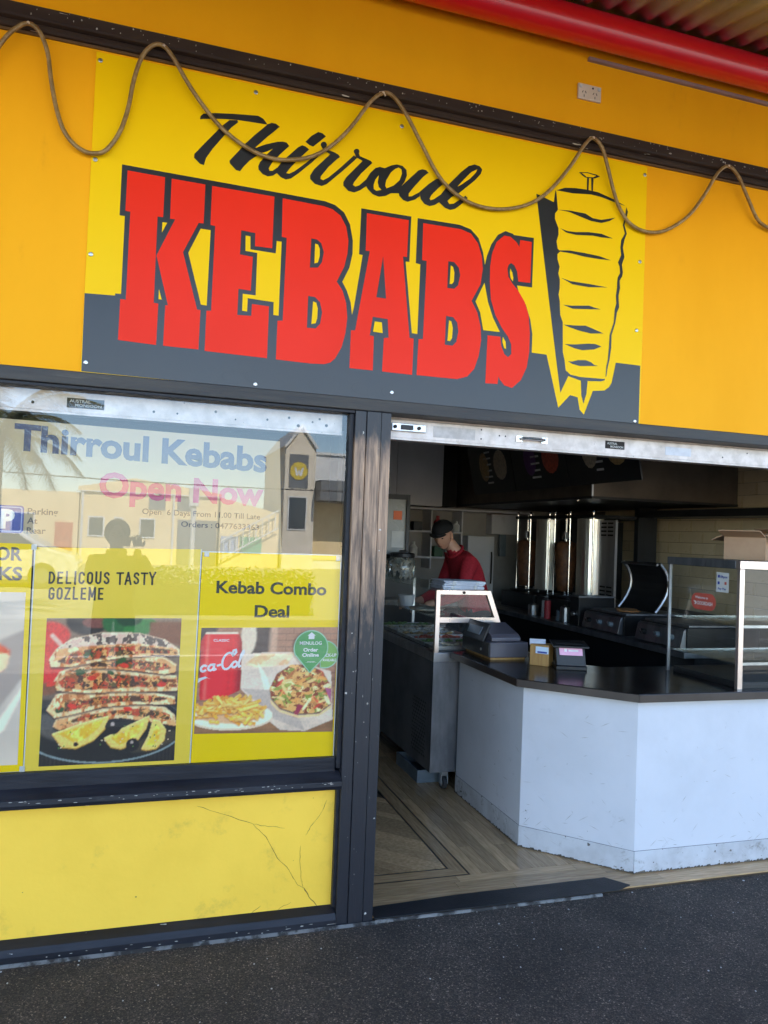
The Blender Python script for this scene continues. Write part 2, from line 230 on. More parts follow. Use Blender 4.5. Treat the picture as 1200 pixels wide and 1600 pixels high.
def glass_mat(name, tint=(.975, .99, .98), gain=2.0, haze=.02):
    """thin pane: straight-through view plus the mirror image of the street, a trace of dust"""
    m = bpy.data.materials.new(name); m.use_nodes = True; N = m.node_tree.nodes; L = m.node_tree.links
    N.remove(N['Principled BSDF']); out = N['Material Output']
    t = N.new('ShaderNodeBsdfTransparent'); t.inputs[0].default_value = (*tint, 1)
    g = N.new('ShaderNodeBsdfGlossy'); g.inputs['Roughness'].default_value = 0; g.inputs[0].default_value = (1, 1, 1, 1)
    fr = N.new('ShaderNodeFresnel'); fr.inputs[0].default_value = 1.5
    one = N.new('ShaderNodeMath'); one.operation = 'ADD'; one.inputs[1].default_value = 1.0; L.new(fr.outputs[0], one.inputs[0])   # two faces: 2F/(1+F)
    dv = N.new('ShaderNodeMath'); dv.operation = 'DIVIDE'; L.new(fr.outputs[0], dv.inputs[0]); L.new(one.outputs[0], dv.inputs[1])
    mu = N.new('ShaderNodeMath'); mu.operation = 'MULTIPLY'; mu.use_clamp = True; mu.inputs[1].default_value = gain
    L.new(dv.outputs[0], mu.inputs[0])
    mx = N.new('ShaderNodeMixShader'); L.new(mu.outputs[0], mx.inputs[0]); L.new(t.outputs[0], mx.inputs[1]); L.new(g.outputs[0], mx.inputs[2])
    d = N.new('ShaderNodeBsdfDiffuse'); d.inputs[0].default_value = (.6, .6, .58, 1)
    tc = N.new('ShaderNodeTexCoord'); n = N.new('ShaderNodeTexNoise'); n.inputs['Scale'].default_value = 5; n.inputs['Detail'].default_value = 8
    L.new(tc.outputs['Object'], n.inputs[0]); mr = N.new('ShaderNodeMapRange'); mr.inputs[1].default_value = .4; mr.inputs[2].default_value = .8; mr.inputs[4].default_value = haze*2
    L.new(n.outputs[0], mr.inputs[0]); m2 = N.new('ShaderNodeMixShader'); L.new(mr.outputs[0], m2.inputs[0]); L.new(mx.outputs[0], m2.inputs[1]); L.new(d.outputs[0], m2.inputs[2])
    L.new(m2.outputs[0], out.inputs[0]); return m
def print_mat(name, rough=.45):
    m = bpy.data.materials.new(name); m.use_nodes = True; N = m.node_tree.nodes; L = m.node_tree.links
    a = N.new('ShaderNodeVertexColor'); a.layer_name = 'Col'; L.new(a.outputs[0], N['Principled BSDF'].inputs['Base Color'])
    N['Principled BSDF'].inputs['Roughness'].default_value = rough; return m

m_wall = M('wall_paint', (.88, .385, .004), .6, spec=.15, col2=(.82, .35, .003), scale=1.3, bump=.05, bscale=90, stretch=(1, 1, .4), stain=((.60, .26, .01), 3.5, .60, .84), speck=((.30, .12, .02), 26, .785))
m_sign = M('sign_yellow', (.86, .525, .001), .40, spec=.12, col2=(.84, .505, .001), scale=.8, roughvar=.06, speck=((.4, .25, .02), 20, .80))
m_red = M('sign_red', (.80, .026, .008), .38, spec=.14, col2=(.75, .024, .007), scale=1.5, roughvar=.06, speck=((.8, .5, .4), 30, .81))
m_blk = M('sign_black', (.012, .011, .012), .33, col2=(.018, .018, .020), scale=2.5, roughvar=.1, stain=((.05, .05, .055), 3, .62, .8))
m_riser = M('riser_paint', (.93, .56, .060), .6, spec=.3, col2=(.86, .51, .05), scale=2.0, bump=.10, bscale=30, stain=((.56, .35, .05), 6, .55, .80), speck=((.16, .10, .03), 40, .765))
m_mould = M('dark_moulding', (.026, .014, .010), .6, spec=.3, col2=(.036, .021, .014), scale=9, stretch=(.3, 1, 2), bump=.15, bscale=30, speck=((.50, .44, .36), 30, .715))
m_frame = M('dark_frame_paint', (.010, .010, .014), .5, spec=.3, col2=(.020, .020, .026), scale=7, stretch=(.4, 1, 3), bump=.2, bscale=26, stain=((.09, .085, .08), 9, .64, .78), speck=((.55, .52, .47), 42, .765))
m_frame2 = M('grey_lintel_paint', (.026, .024, .025), .5, spec=.35, col2=(.05, .044, .04), scale=10, stretch=(.25, 1, 3), bump=.2, bscale=30, stain=((.11, .10, .085), 7, .60, .8))
m_black_rub = M('black_rubber', (.012, .012, .014), .6, bump=.2, bscale=120, stain=((.05, .045, .04), 6, .6, .8))
m_alu = M('dirty_aluminium', (.66, .58, .54), .5, col2=(.50, .43, .39), scale=14, metal=.15, bump=.1, bscale=60, stain=((.33, .27, .23), 18, .60, .82), speck=((.12, .09, .08), 55, .74))
m_steel = M('brushed_steel', (.55, .55, .56), .32, metal=1, col2=(.42, .42, .43), scale=12, stretch=(1, 1, .15), bump=.03, bscale=160)
m_steel_d = M('dull_steel', (.26, .265, .28), .45, metal=.85, col2=(.16, .165, .18), scale=9, stretch=(1, 1, .3), stain=((.12, .12, .13), 6, .55, .8))
m_chrome = M('chrome', (.85, .83, .79), .22, metal=1, col2=(.6, .58, .54), scale=20, roughvar=.08)
m_copper = M('warm_steel_frame', (.72, .60, .53), .30, metal=.9, col2=(.6, .5, .45), scale=8, stretch=(1, 1, .2))
m_white = M('white_panel', (.60, .595, .625), .6, spec=.3, col2=(.55, .545, .57), scale=2.5, bump=.05, bscale=40, stain=((.32, .30, .30), 9, .60, .84), speck=((.18, .17, .16), 34, .755))
m_skirt = M('scuffed_skirting', (.54, .54, .56), .6, spec=.3, col2=(.43, .42, .43), scale=6, bump=.1, bscale=40, stain=((.20, .175, .15), 9, .53, .72), speck=((.13, .11, .10), 30, .69))
m_top = M('dark_benchtop', (.012, .010, .009), .20, col2=(.026, .021, .018), scale=6, roughvar=.05, spec=.5)
m_edge = M('benchtop_edge', (.034, .022, .017), .4, col2=(.05, .034, .026), scale=6, speck=((.3, .25, .2), 40, .78))
m_dark = M('dark_equipment', (.009, .009, .010), .4, spec=.35, col2=(.015, .015, .016), scale=6)
m_void = M('dark_paint', (.03, .027, .025), .8, spec=.2, col2=(.022, .02, .018), scale=3)
m_int = M('interior_wall', (.28, .26, .24), .7, col2=(.34, .32, .30), scale=3)
m_tile = [M('tile_glaze_%d' % i, c, .28, col2=tuple(x*.88 for x in c), scale=5, roughvar=.08) for i, c in enumerate([(.62, .48, .29), (.66, .52, .33), (.57, .44, .27)])]
m_grout = M('grout', (.14, .105, .07), .9)
m_glass = glass_mat('window_glass', tint=(.995, 1, .995), gain=1.45, haze=.006)
m_glass2 = glass_mat('display_glass', tint=(.93, .96, .95), gain=1.0, haze=.02)
m_rope = M('cable_sheath', (.19, .105, .03), .4, col2=(.30, .19, .075), scale=40, stretch=(1, 1, 1), spec=.5)
m_redtube = M('red_gloss_paint', (.70, .006, .010), .3, col2=(.68, .006, .010), scale=1, coat=.4, roughvar=.02)
m_iron = M('awning_iron', (.46, .56, .60), .55, metal=.1, col2=(.37, .45, .47), scale=5, stretch=(3, .5, 1), stain=((.08, .06, .05), 3.5, .56, .74))
m_plast = M('cream_plastic', (.66, .54, .42), .4, col2=(.6, .48, .36), scale=10)
m_hole = M('socket_hole', (.02, .015, .012), .8)
m_asph = None
m_card = M('cardboard', (.42, .26, .15), .75, col2=(.36, .21, .12), scale=6, bump=.05)
m_wood = M('pine_box', (.42, .24, .07), .5, col2=(.34, .17, .045), scale=10, stretch=(6, 6, .6))
m_paper = M('white_paper', (.72, .74, .80), .7, col2=(.62, .65, .72), scale=20, bump=.1)
m_bluegrey = M('grey_tub_plastic', (.16, .20, .23), .45, col2=(.12, .15, .18), scale=8)
m_rubber = M('tyre_rubber', (.03, .03, .03), .7)
m_meat = M('roast_meat', (.16, .065, .025), .55, col2=(.07, .03, .014), scale=22, bump=.6, bscale=30)
m_dred = M('red_knit', (.42, .014, .03), .8, col2=(.32, .010, .022), scale=60, bump=.2, bscale=180)
m_skin = M('skin', (.58, .33, .23), .5, col2=(.52, .27, .18), scale=12)
m_hair = M('grey_stubble', (.12, .10, .09), .8)
m_cap = M('black_cloth', (.010, .010, .012), .8, bump=.1, bscale=150)
m_trous = M('dark_trousers', (.02, .022, .03), .8)
m_foodg = [M('food_%d' % i, c, .5, col2=tuple(x*.6 for x in c), scale=50, bump=.4, bscale=60) for i, c in enumerate([(.5, .42, .3), (.12, .25, .05), (.5, .08, .04), (.45, .3, .12), (.6, .55, .45)])]

def nodes(name):
    m = bpy.data.materials.new(name); m.use_nodes = True
    return m, m.node_tree.nodes, m.node_tree.links, m.node_tree.nodes['Principled BSDF']
def asphalt(name, dark, light, grain=190):
    m, N, L, b = nodes(name); tc = N.new('ShaderNodeTexCoord')
    v = N.new('ShaderNodeTexVoronoi'); v.inputs['Scale'].default_value = grain; L.new(tc.outputs['Object'], v.inputs[0])
    bw = N.new('ShaderNodeSeparateColor'); L.new(v.outputs['Color'], bw.inputs[0])
    r = N.new('ShaderNodeValToRGB'); e = r.color_ramp.elements
    e[0].position = 0; e[0].color = (*[x*.55 for x in dark], 1); e[1].position = 1; e[1].color = (*light, 1)
    for p_, c in ((.45, dark), (.78, tuple(x*1.9 for x in dark)), (.955, tuple(x*3.2 for x in dark))):
        q = e.new(p_); q.color = (*c, 1)
    L.new(bw.outputs[0], r.inputs[0])
    n = N.new('ShaderNodeTexNoise'); n.inputs['Scale'].default_value = 2.3; n.inputs['Detail'].default_value = 9; n.inputs['Roughness'].default_value = .65; L.new(tc.outputs['Object'], n.inputs[0])
    mr = N.new('ShaderNodeMapRange'); mr.inputs[1].default_value = .32; mr.inputs[2].default_value = .72; mr.inputs[3].default_value = .50; mr.inputs[4].default_value = 1.55; L.new(n.outputs[0], mr.inputs[0])
    mx = N.new('ShaderNodeMix'); mx.data_type = 'RGBA'; mx.blend_type = 'MULTIPLY'; mx.inputs[0].default_value = 1
    cb = N.new('ShaderNodeCombineColor')
    for i in range(3): L.new(mr.outputs[0], cb.inputs[i])
    L.new(r.outputs[0], mx.inputs[6]); L.new(cb.outputs[0], mx.inputs[7]); L.new(mx.outputs[2], b.inputs['Base Color'])
    b.inputs['Roughness'].default_value = .85
    bp = N.new('ShaderNodeBump'); bp.inputs['Strength'].default_value = .7; bp.inputs['Distance'].default_value = .004; L.new(v.outputs['Distance'], bp.inputs['Height'])
    n2 = N.new('ShaderNodeTexNoise'); n2.inputs['Scale'].default_value = 60; L.new(tc.outputs['Object'], n2.inputs[0])
    b2 = N.new('ShaderNodeBump'); b2.inputs['Strength'].default_value = .5; b2.inputs['Distance'].default_value = .01; L.new(n2.outputs[0], b2.inputs['Height']); L.new(bp.outputs[0], b2.inputs['Normal'])
    L.new(b2.outputs[0], b.inputs['Normal']); return m
m_asph = asphalt('footpath_asphalt', (.034, .0255, .020), (.30, .235, .17), 235)
m_road = asphalt('road_asphalt', (.13, .125, .115), (.3, .28, .26), 120)

def post_wood(name):
    """dark paint worn back to bare weathered timber where hands and shoulders brush the post"""
    m, N, L, b = nodes(name); tc = N.new('ShaderNodeTexCoord'); sp = N.new('ShaderNodeSeparateXYZ'); L.new(tc.outputs['Object'], sp.inputs[0])
    mp = N.new('ShaderNodeMapping'); mp.inputs['Scale'].default_value = (14, 14, .9); L.new(tc.outputs['Object'], mp.inputs[0])
    g = N.new('ShaderNodeTexNoise'); g.inputs['Scale'].default_value = 6; g.inputs['Detail'].default_value = 8; L.new(mp.outputs[0], g.inputs[0])
    wood = N.new('ShaderNodeValToRGB'); e = wood.color_ramp.elements; e[0].position = .3; e[0].color = (.07, .038, .024, 1); e[1].position = .72; e[1].color = (.48, .30, .19, 1); L.new(g.outputs[0], wood.inputs[0])
    pn = N.new('ShaderNodeTexNoise'); pn.inputs['Scale'].default_value = 9; pn.inputs['Detail'].default_value = 9; pn.inputs['Roughness'].default_value = .7
    mp2 = N.new('ShaderNodeMapping'); mp2.inputs['Scale'].default_value = (3, 3, .55); L.new(tc.outputs['Object'], mp2.inputs[0]); L.new(mp2.outputs[0], pn.inputs[0])
    zr = N.new('ShaderNodeValToRGB'); zr.color_ramp.interpolation = 'EASE'; e = zr.color_ramp.elements
    e[0].position = .0; e[0].color = (0, 0, 0, 1); e[1].position = 1; e[1].color = (.1, .1, .1, 1)
    for p_, v in ((.40, .06), (.55, .34), (.68, .60), (.84, .70), (.90, .50), (.95, .18)):
        q = e.new(p_); q.color = (v, v, v, 1)
    dv = N.new('ShaderNodeMath'); dv.operation = 'DIVIDE'; dv.inputs[1].default_value = 2.17; L.new(sp.outputs[2], dv.inputs[0]); L.new(dv.outputs[0], zr.inputs[0])
    ad = N.new('ShaderNodeMath'); ad.operation = 'ADD'; L.new(zr.outputs[0], ad.inputs[0]); L.new(pn.outputs[0], ad.inputs[1])
    mr = N.new('ShaderNodeMapRange'); mr.inputs[1].default_value = .84; mr.inputs[2].default_value = 1.14; L.new(ad.outputs[0], mr.inputs[0])
    mx = N.new('ShaderNodeMix'); mx.data_type = 'RGBA'; mx.inputs[6].default_value = (.012, .012, .017, 1); L.new(mr.outputs[0], mx.inputs[0]); L.new(wood.outputs[0], mx.inputs[7])
    ch = N.new('ShaderNodeTexNoise'); ch.inputs['Scale'].default_value = 45; ch.inputs['Detail'].default_value = 2; L.new(tc.outputs['Object'], ch.inputs[0])
    cm = N.new('ShaderNodeMapRange'); cm.inputs[1].default_value = .74; cm.inputs[2].default_value = .76; L.new(ch.outputs[0], cm.inputs[0])
    mx2 = N.new('ShaderNodeMix'); mx2.data_type = 'RGBA'; L.new(cm.outputs[0], mx2.inputs[0]); L.new(mx.outputs[2], mx2.inputs[6]); mx2.inputs[7].default_value = (.5, .47, .43, 1)
    L.new(mx2.outputs[2], b.inputs['Base Color']); b.inputs['Roughness'].default_value = .45
    bp = N.new('ShaderNodeBump'); bp.inputs['Strength'].default_value = .35; bp.inputs['Distance'].default_value = .006; L.new(g.outputs[0], bp.inputs['Height']); L.new(bp.outputs[0], b.inputs['Normal']); return m
m_post = post_wood('worn_post_timber')
def plank_mat(name, a, c, d):
    m, N, L, b = nodes(name); tc = N.new('ShaderNodeTexCoord'); oi = N.new('ShaderNodeObjectInfo')
    mp = N.new('ShaderNodeMapping'); mp.inputs['Scale'].default_value = d; L.new(tc.outputs['Object'], mp.inputs[0])
    n = N.new('ShaderNodeTexNoise'); n.noise_dimensions = '4D'; n.inputs['Scale'].default_value = 12; n.inputs['Detail'].default_value = 8; L.new(mp.outputs[0], n.inputs[0])
    k = N.new('ShaderNodeMath'); k.operation = 'MULTIPLY'; k.inputs[1].default_value = 40; L.new(oi.outputs['Random'], k.inputs[0]); L.new(k.outputs[0], n.inputs['W'])
    r = N.new('ShaderNodeValToRGB'); e = r.color_ramp.elements; e[0].position = .3; e[0].color = (*c, 1); e[1].position = .72; e[1].color = (*a, 1); L.new(n.outputs[0], r.inputs[0])
    h = N.new('ShaderNodeHueSaturation'); mr = N.new('ShaderNodeMapRange'); mr.inputs[3].default_value = .72; mr.inputs[4].default_value = 1.2; L.new(oi.outputs['Random'], mr.inputs[0]); L.new(mr.outputs[0], h.inputs['Value']); L.new(r.outputs[0], h.inputs['Color'])
    L.new(h.outputs[0], b.inputs['Base Color']); b.inputs['Roughness'].default_value = .24; return m
WA, WC = (.60, .39, .20), (.37, .23, .11)
m_plank_y = plank_mat('floor_plank_long', WA, WC, (8, .8, 1)); m_plank_x = plank_mat('floor_plank_cross', WA, WC, (.8, 8, 1)); m_plank_d = plank_mat('floor_plank_diagonal', WA, WC, (5, 5, 1))

# ================================================================ the ground
tag(obj('footpath', MB().quad((-60, -3.3, 0), (60, -3.3, 0), (60, -.004, 0), (-60, -.004, 0)), m_asph), None, kind='structure')
m_kerb = M('kerb_concrete', (.32, .30, .27), .8, bump=.1)
tag(obj('kerb', MB().box(-60, 60, -3.45, -3.3, -.2, .004), m_kerb, bevel=.015), None, kind='structure')
tag(obj('road', MB().quad((-60, -11.5, -.12), (60, -11.5, -.12), (60, -3.45, -.12), (-60, -3.45, -.12)), m_road), None, kind='structure')
m_conc = M('pale_concrete', (.42, .40, .36), .85, col2=(.36, .34, .3), scale=2)
tag(obj('car_park', MB().quad((-60, -60, -.116), (60, -60, -.116), (60, -11.5, -.116), (-60, -11.5, -.116)), m_conc), None, kind='structure')
tag(obj('ground', MB().quad((-300, -300, -.22), (300, -300, -.22), (300, 300, -.22), (-300, 300, -.22)), M('dry_ground', (.2, .18, .14), .9)), None, kind='structure')
m_line = M('road_paint', (.7, .7, .68), .7)
for i in range(9):
    tag(obj('lane_marking', MB().quad((-21+i*5, -7.5, -.115), (-18+i*5, -7.5, -.115), (-18+i*5, -7.38, -.115), (-21+i*5, -7.38, -.115)), m_line), None, kind='structure')
# litter and pale chips pressed into the asphalt
random.seed(11)
mb = MB()
for i in range(80):
    x, y = random.uniform(-.7, 3.2), -random.random()**1.6*1.1-.02; s = random.uniform(.0015, .0045)*(1.4 if y > -.25 else 1)
    a = random.random()*6.28; pts = [(x+s*random.uniform(.5, 1)*math.cos(a+k*1.2566), y+s*random.uniform(.5, 1)*math.sin(a+k*1.2566)) for k in range(5)]
    mb.prism(pts, 'z', .0005, .0025)
tag(obj('pale_grit', mb, M('pale_chip', (.55, .53, .5), .8)), 'pale chips and grit scattered over the dark asphalt footpath', 'grit', kind='stuff')

# ================================================================ the shop building
shop = thing('shop_building', 'yellow painted takeaway shop with dark timber window and doorway frames', 'building', (0, 0, 0))
wall = obj('wall', MB().box(-9, 12, 0, .22, 2.165, 4.75), m_wall, shop)
tag(wall, 'orange yellow painted upper wall')
obj('roof', MB().box(-9, 12, -.05, 7.5, 4.75, 4.85), m_void, shop)
obj('back_wall', MB().box(-9, 12, 5.0, 5.2, -.02, 4.75), m_int, shop)
obj('end_wall', MB().box(-9, -8.8, .22, 5.0, -.02, 4.75), m_int, shop)
obj('side_wall_upper', MB().box(4.68, 12, .22, 5.0, -.02, 4.75), m_int, shop)
obj('right_front_wall', MB().box(4.62, 12, 0, .22, 0, 2.165), m_wall, shop)
obj('ceiling', MB().box(-8.8, 4.68, .22, 5.0, 2.95, 3.0), m_int, shop)
obj('left_partition', MB().box(.2, .28, 2.2, 5.0, 0, 2.95), m_int, shop)
# moulding: stepped timber profile
prof = [(0, 3.408), (-.018, 3.409), (-.024, 3.416), (-.024, 3.430), (-.020, 3.434), (-.036, 3.440), (-.042, 3.447), (-.042, 3.487), (-.036, 3.492), (0, 3.492)]
obj('moulding', MB().prism(prof, 'x', -9, 12), m_mould, shop)
obj('moulding_edge', MB().box(-9, 12, -.008, .001, 3.398, 3.408), M('moulding_lower_edge', (.12, .06, .02), .5), shop)
# lintel over window and door
obj('lintel', MB().box(-9, 4.62, -.022, .10, 2.111, 2.163), m_frame2, shop, bevel=.004)
obj('lintel_lip', MB().box(-9, .82, -.010, .03, 2.098, 2.1105), m_frame, shop, bevel=.002)
# door post: three boards
for x0, x1, y0 in ((.820, .868, -.016), (.8695, .931, -.020), (.9325, .976, -.017)):
    obj('post_board', MB().box(x0, x1, y0, .10, 0, 2.1105), m_post, shop, bevel=.003)
obj('post_core', MB().box(.824, .972, .0, .13, .001, 2.109), m_hole, shop)
# window frame rails and sill
win = obj('window', MB().box(.8015, .8195, .005, .10, .632, 2.0975), m_frame, shop, bevel=.002); tag(win, 'dark painted shop window frame')
obj('bottom_rail', MB().box(-9, .801, .020, .10, .600, .672), m_frame, win, bevel=.003)
obj('sill', MB().prism([(.10, .556), (-.030, .556), (-.036, .572), (-.034, .590), (-.012, .602), (.022, .618), (.10, .618)], 'x', -9, .8185), m_frame, win, bevel=.002)
obj('glass_pane', MB().quad((-9, .030, .655), (.802, .030, .655), (.802, .030, 2.10), (-9, .030, 2.10)), m_glass, win)
# stall riser: rendered panel set back in the dark frame, cracked
riser = obj('riser_panel', MB().box(-9, .8185, .030, .12, .050, .557), m_riser, shop); tag(riser, 'cracked pale yellow panel under the window')
m_crack = M('crack_shadow', (.20, .11, .025), .9)
for cpts in CRACKS:
    mb = MB(); n = len(cpts)
    fine = []
    for i in range(n-1):
        for k in range(4):
            t = k/4; fine.append((cpts[i][0]*(1-t)+cpts[i+1][0]*t+random.uniform(-.0025, .0025), cpts[i][1]*(1-t)+cpts[i+1][1]*t+random.uniform(-.0025, .0025)))
    fine.append(cpts[-1]); W = [random.uniform(.0004, .0011)*(1.9 if cpts is CRACKS[0] and i > len(fine)*.75 else 1) for i in range(len(fine))]
    W[0] = W[-1] = .0003
    for i in range(len(fine)-1):
        (xa, za), (xb, zb) = fine[i], fine[i+1]; dx, dz = xb-xa, zb-za; l = math.hypot(dx, dz)+1e-6; nx, nz = -dz/l, dx/l
        mb.xz([(xa-nx*W[i], za-nz*W[i]), (xb-nx*W[i+1], zb-nz*W[i+1]), (xb+nx*W[i+1], zb+nz*W[i+1]), (xa+nx*W[i], za+nz*W[i])], .0292)
    obj('crack', mb, m_crack, riser)
obj('bottom_plate', MB().prism([(.12, .002), (-.022, .002), (-.024, .030), (-.012, .052), (.031, .070), (.12, .070)], 'x', -9, .8185), m_frame, shop, bevel=.002)
obj('riser_jamb', MB().box(.8065, .8195, .004, .06, .068, .5555), m_frame, shop)
m_seal = M('grey_sealant', (.17, .165, .16), .8, col2=(.025, .022, .02), scale=14, lo=.42, hi=.58)
obj('footing_bead', MB().prism([(-.024, .001), (-.040, .001), (-.026, .009)], 'x', -9, .99), m_seal, shop)
# flaked paint along the sill, plinth and moulding
def chips(name, n, xr, zr, y, ls, hs, mat, seed):
    rr = random.Random(seed); mb = MB()
    for i in range(n):
        x, z, l, h = rr.uniform(*xr), rr.uniform(*zr), rr.uniform(*ls)*(3 if rr.random() > .9 else 1), rr.uniform(*hs); m_ = 6
        P = [(x+l*math.cos(6.283*k/m_)*rr.uniform(.5, 1), z+h*math.sin(6.283*k/m_)*rr.uniform(.4, 1)) for k in range(m_)]; mb.xz(P, y)
    tag(obj(name, mb, mat, shop), None, kind='stuff')
m_chip = M('bare_primer', (.40, .37, .33), .8, col2=(.26, .23, .20), scale=60)
chips('paint_chips', 48, (-.6, .815), (.573, .590), -.0362, (.002, .012), (.0008, .003), m_chip, 1); chips('paint_chips', 45, (-.6, .815), (.557, .562), -.0305, (.003, .02), (.0006, .0015), m_chip, 2)
chips('paint_chips', 30, (-.6, .815), (.006, .028), -.0246, (.002, .010), (.001, .004), m_chip, 3); chips('paint_chips', 120, (-.7, 3.0), (3.449, 3.486), -.0424, (.001, .004), (.001, .007), m_chip, 4)
chips('paint_chips', 14, (.822, .974), (.03, 1.2), -.0207, (.0006, .002), (.001, .008), m_chip, 5)
# roller shutters: a pale bottom bar pulled up over the door, another behind the window
def shutter(x0, x1, y, label):
    s = obj('roller_shutter', MB().prism([(y, 2.022), (y+.05, 2.022), (y+.05, 2.118), (y+.014, 2.118), (y+.010, 2.104), (y, 2.100)], 'x', x0, x1), m_alu, shop, bevel=.002); tag(s, label)
    obj('bottom_strip', MB().box(x0, x1, y-.006, y+.054, 2.012, 2.0215), m_alu, s, bevel=.001)
    obj('top_rail', MB().box(x0, x1, y-.002, y+.05, 2.1185, 2.145), M('tan_rail', (.36, .27, .22), .6, stain=((.2, .15, .12), 12, .5, .7)), s)
    return s
sh = shutter(.980, 4.62, .075, 'grubby white shutter bottom bar over the doorway')
obj('housing', MB().box(.98, 4.62, .10, .42, 2.146, 2.55), m_void, sh)
mb = MB().box(1.005, 1.16, .062, .0748, 2.050, 2.084); obj('latch', mb, m_steel, sh, bevel=.002)
mb = MB().box(1.045, 1.10, .054, .0618, 2.057, 2.077); obj('latch_slide', mb, m_dark, sh, bevel=.002)
for xx in (1.018, 1.128): obj('latch_bolt', MB().tube([(xx, .0615, 2.067), (xx, .056, 2.067)], .008, 10), m_hole, sh)
mb = MB(); mb.tube([(1.62, .074, 2.058), (1.625, .050, 2.060), (1.66, .045, 2.061), (1.70, .045, 2.061), (1.738, .050, 2.060), (1.744, .074, 2.058)], .006, 8); mb.box(1.603, 1.632, .068, .0748, 2.046, 2.072); mb.box(1.732, 1.761, .068, .0748, 2.046, 2.072); obj('handle', mb, m_chrome, sh, smooth=False)
mb = MB()
for x, z in ((1.43, 2.086), (1.43, 2.045), (1.52, 2.066), (1.55, 2.066), (2.75, 2.05), (2.9, 2.08)): obj('rivet_hole', MB().tube([(x, .0748, z), (x, .0735, z)], .0035, 8), m_hole, sh)
obj('worn_patch', MB().box(1.20, 1.40, .0738, .0748, 2.036, 2.086), M('faded_patch', (.50, .45, .43), .6, col2=(.4, .36, .34), scale=30), sh)
obj('worn_patch', MB().box(2.41, 2.56, .0738, .0748, 2.040, 2.080), M('pale_patch', (.58, .58, .62), .6, col2=(.5, .5, .54), scale=30), sh)
plate = obj('maker_plate', MB().box(2.072, 2.178, .0725, .0748, 2.048, 2.085), m_hole, sh, bevel=.001)
sh2 = shutter(-9, .79, .085, 'pale shutter bar behind the window glass')
plate2 = obj('maker_plate', MB().box(-.30, -.165, .0825, .0848, 2.040, 2.078), m_hole, sh2, bevel=.001)
mb = MB()
for x, z in ((.02, 2.05), (.11, 2.05), (.26, 2.07), (.34, 2.045), (.47, 2.055), (.56, 2.07), (.60, 2.04), (.66, 2.06), (.69, 2.075), (.72, 2.05), (-.42, 2.05)): obj('rivet_hole', MB().tube([(x, .0848, z), (x, .0838, z)], random.uniform(.003, .007), 8), m_hole, sh2)
# added dark sheet behind the posters, keeps the view through the glass dark
obj('added_dark_backdrop', MB().box(-8.8, .79, .60, .62, 0, 2.95), m_void, shop)

# ---- text
_cap = None
def text_mesh(s, bold=0, shear=0, space=1):
    cu = bpy.data.curves.new('t', 'FONT'); cu.body = s; cu.offset = bold; cu.shear = shear; cu.space_character = space; cu.resolution_u = 3
    o = bpy.data.objects.new('t', cu); COL.objects.link(o); bpy.context.view_layer.update()
    dg = bpy.context.evaluated_depsgraph_get(); me = bpy.data.meshes.new_from_object(o.evaluated_get(dg))
    bpy.data.objects.remove(o); bpy.data.curves.remove(cu); return me
def text(name, s, x0, z0, width, cap, y, mat, parent, bold=.02, shear=0, slope=0, space=1):
    global _cap
    if _cap is None:
        h = text_mesh('H'); _cap = max(v.co.y for v in h.vertices)
    me = text_mesh(s, bold, shear, space); xs = [v.co.x for v in me.vertices]; lo, hi = min(xs), max(xs)
    for v in me.vertices:
        u = (v.co.x-lo)/(hi-lo)*width
        v.co = (x0+u, y, z0+v.co.y/_cap*cap+slope*u)
    me.materials.append(mat); me.name = name
    o = bpy.data.objects.new(name, me); return put(o, parent)
m_wtxt = M('pale_print', (.6, .6, .58), .6)
text('lettering', 'AUSTRAL', 2.082, 2.068, .055, .010, .0720, m_wtxt, plate, .01); text('lettering', 'MONSOON', 2.100, 2.053, .070, .010, .0720, m_wtxt, plate, .01)
text('lettering', 'AUSTRAL', -.290, 2.061, .075, .011, .0820, m_wtxt, plate2, .01); text('lettering', 'MONSOON', -.270, 2.046, .095, .010, .0820, m_wtxt, plate2, .01)

# ---- floor of the shop: strips with a dark inlaid border
flo = tag(obj('shop_floor', MB().box(-8.8, 4.68, 0.0, 5.0, -.05, .006), M('floor_joint', (.06, .035, .015), .8)), None, kind='structure')
def clip(poly, x0, x1, y0, y1):
    for ax, lim, sgn in ((0, x0, 1), (0, x1, -1), (1, y0, 1), (1, y1, -1)):
        out = []
        for i in range(len(poly)):
            a, b = poly[i-1], poly[i]; da, db = (a[ax]-lim)*sgn, (b[ax]-lim)*sgn
            if da >= 0: out.append(a)
            if (da >= 0) != (db >= 0):
                t = da/(da-db); out.append((a[0]+(b[0]-a[0])*t, a[1]+(b[1]-a[1])*t))
        poly = out
        if len(poly) < 3: return None
    return poly
def plank(pts, mat): obj('plank', MB().prism(pts, 'z', .0062, .0120), mat, flo)
random.seed(5); g = .0009
y = .002                                            # cross strips along the threshold
for r_, wd in enumerate((.088, .066, .066, .062)):
    x = .98-random.uniform(0, .4)
    while x < 4.6:
        l = random.uniform(.55, .95); a, c = max(x, .60), min(x+l, 4.62)
        if c > a+.02: plank([(a+g, y+g), (c-g, y+g), (c-g, y+wd-g), (a+g, y+wd-g)], m_plank_x)
        x += l
    y += wd
YB = y                                              # .284
x = 1.548                                           # long strips beside the counter
while x < 2.4:
    yy = YB-random.uniform(0, .5); x1 = x+.066
    while yy < 3.4:
        l = random.uniform(.6, 1.1); a, c = max(yy, YB), yy+l
        if c > a+.02 and (x < 1.93 or a > 1.3 or True): plank([(x+g, a+g), (x1-g, a+g), (x1-g, c-g), (x+g, c-g)], m_plank_y)
        yy += l
    x = x1
m_inlay = M('dark_inlay', (.012, .008, .006), .4)
def strip(pts): obj('inlay_strip', MB().prism(pts, 'z', .0062, .0122), m_inlay, flo)
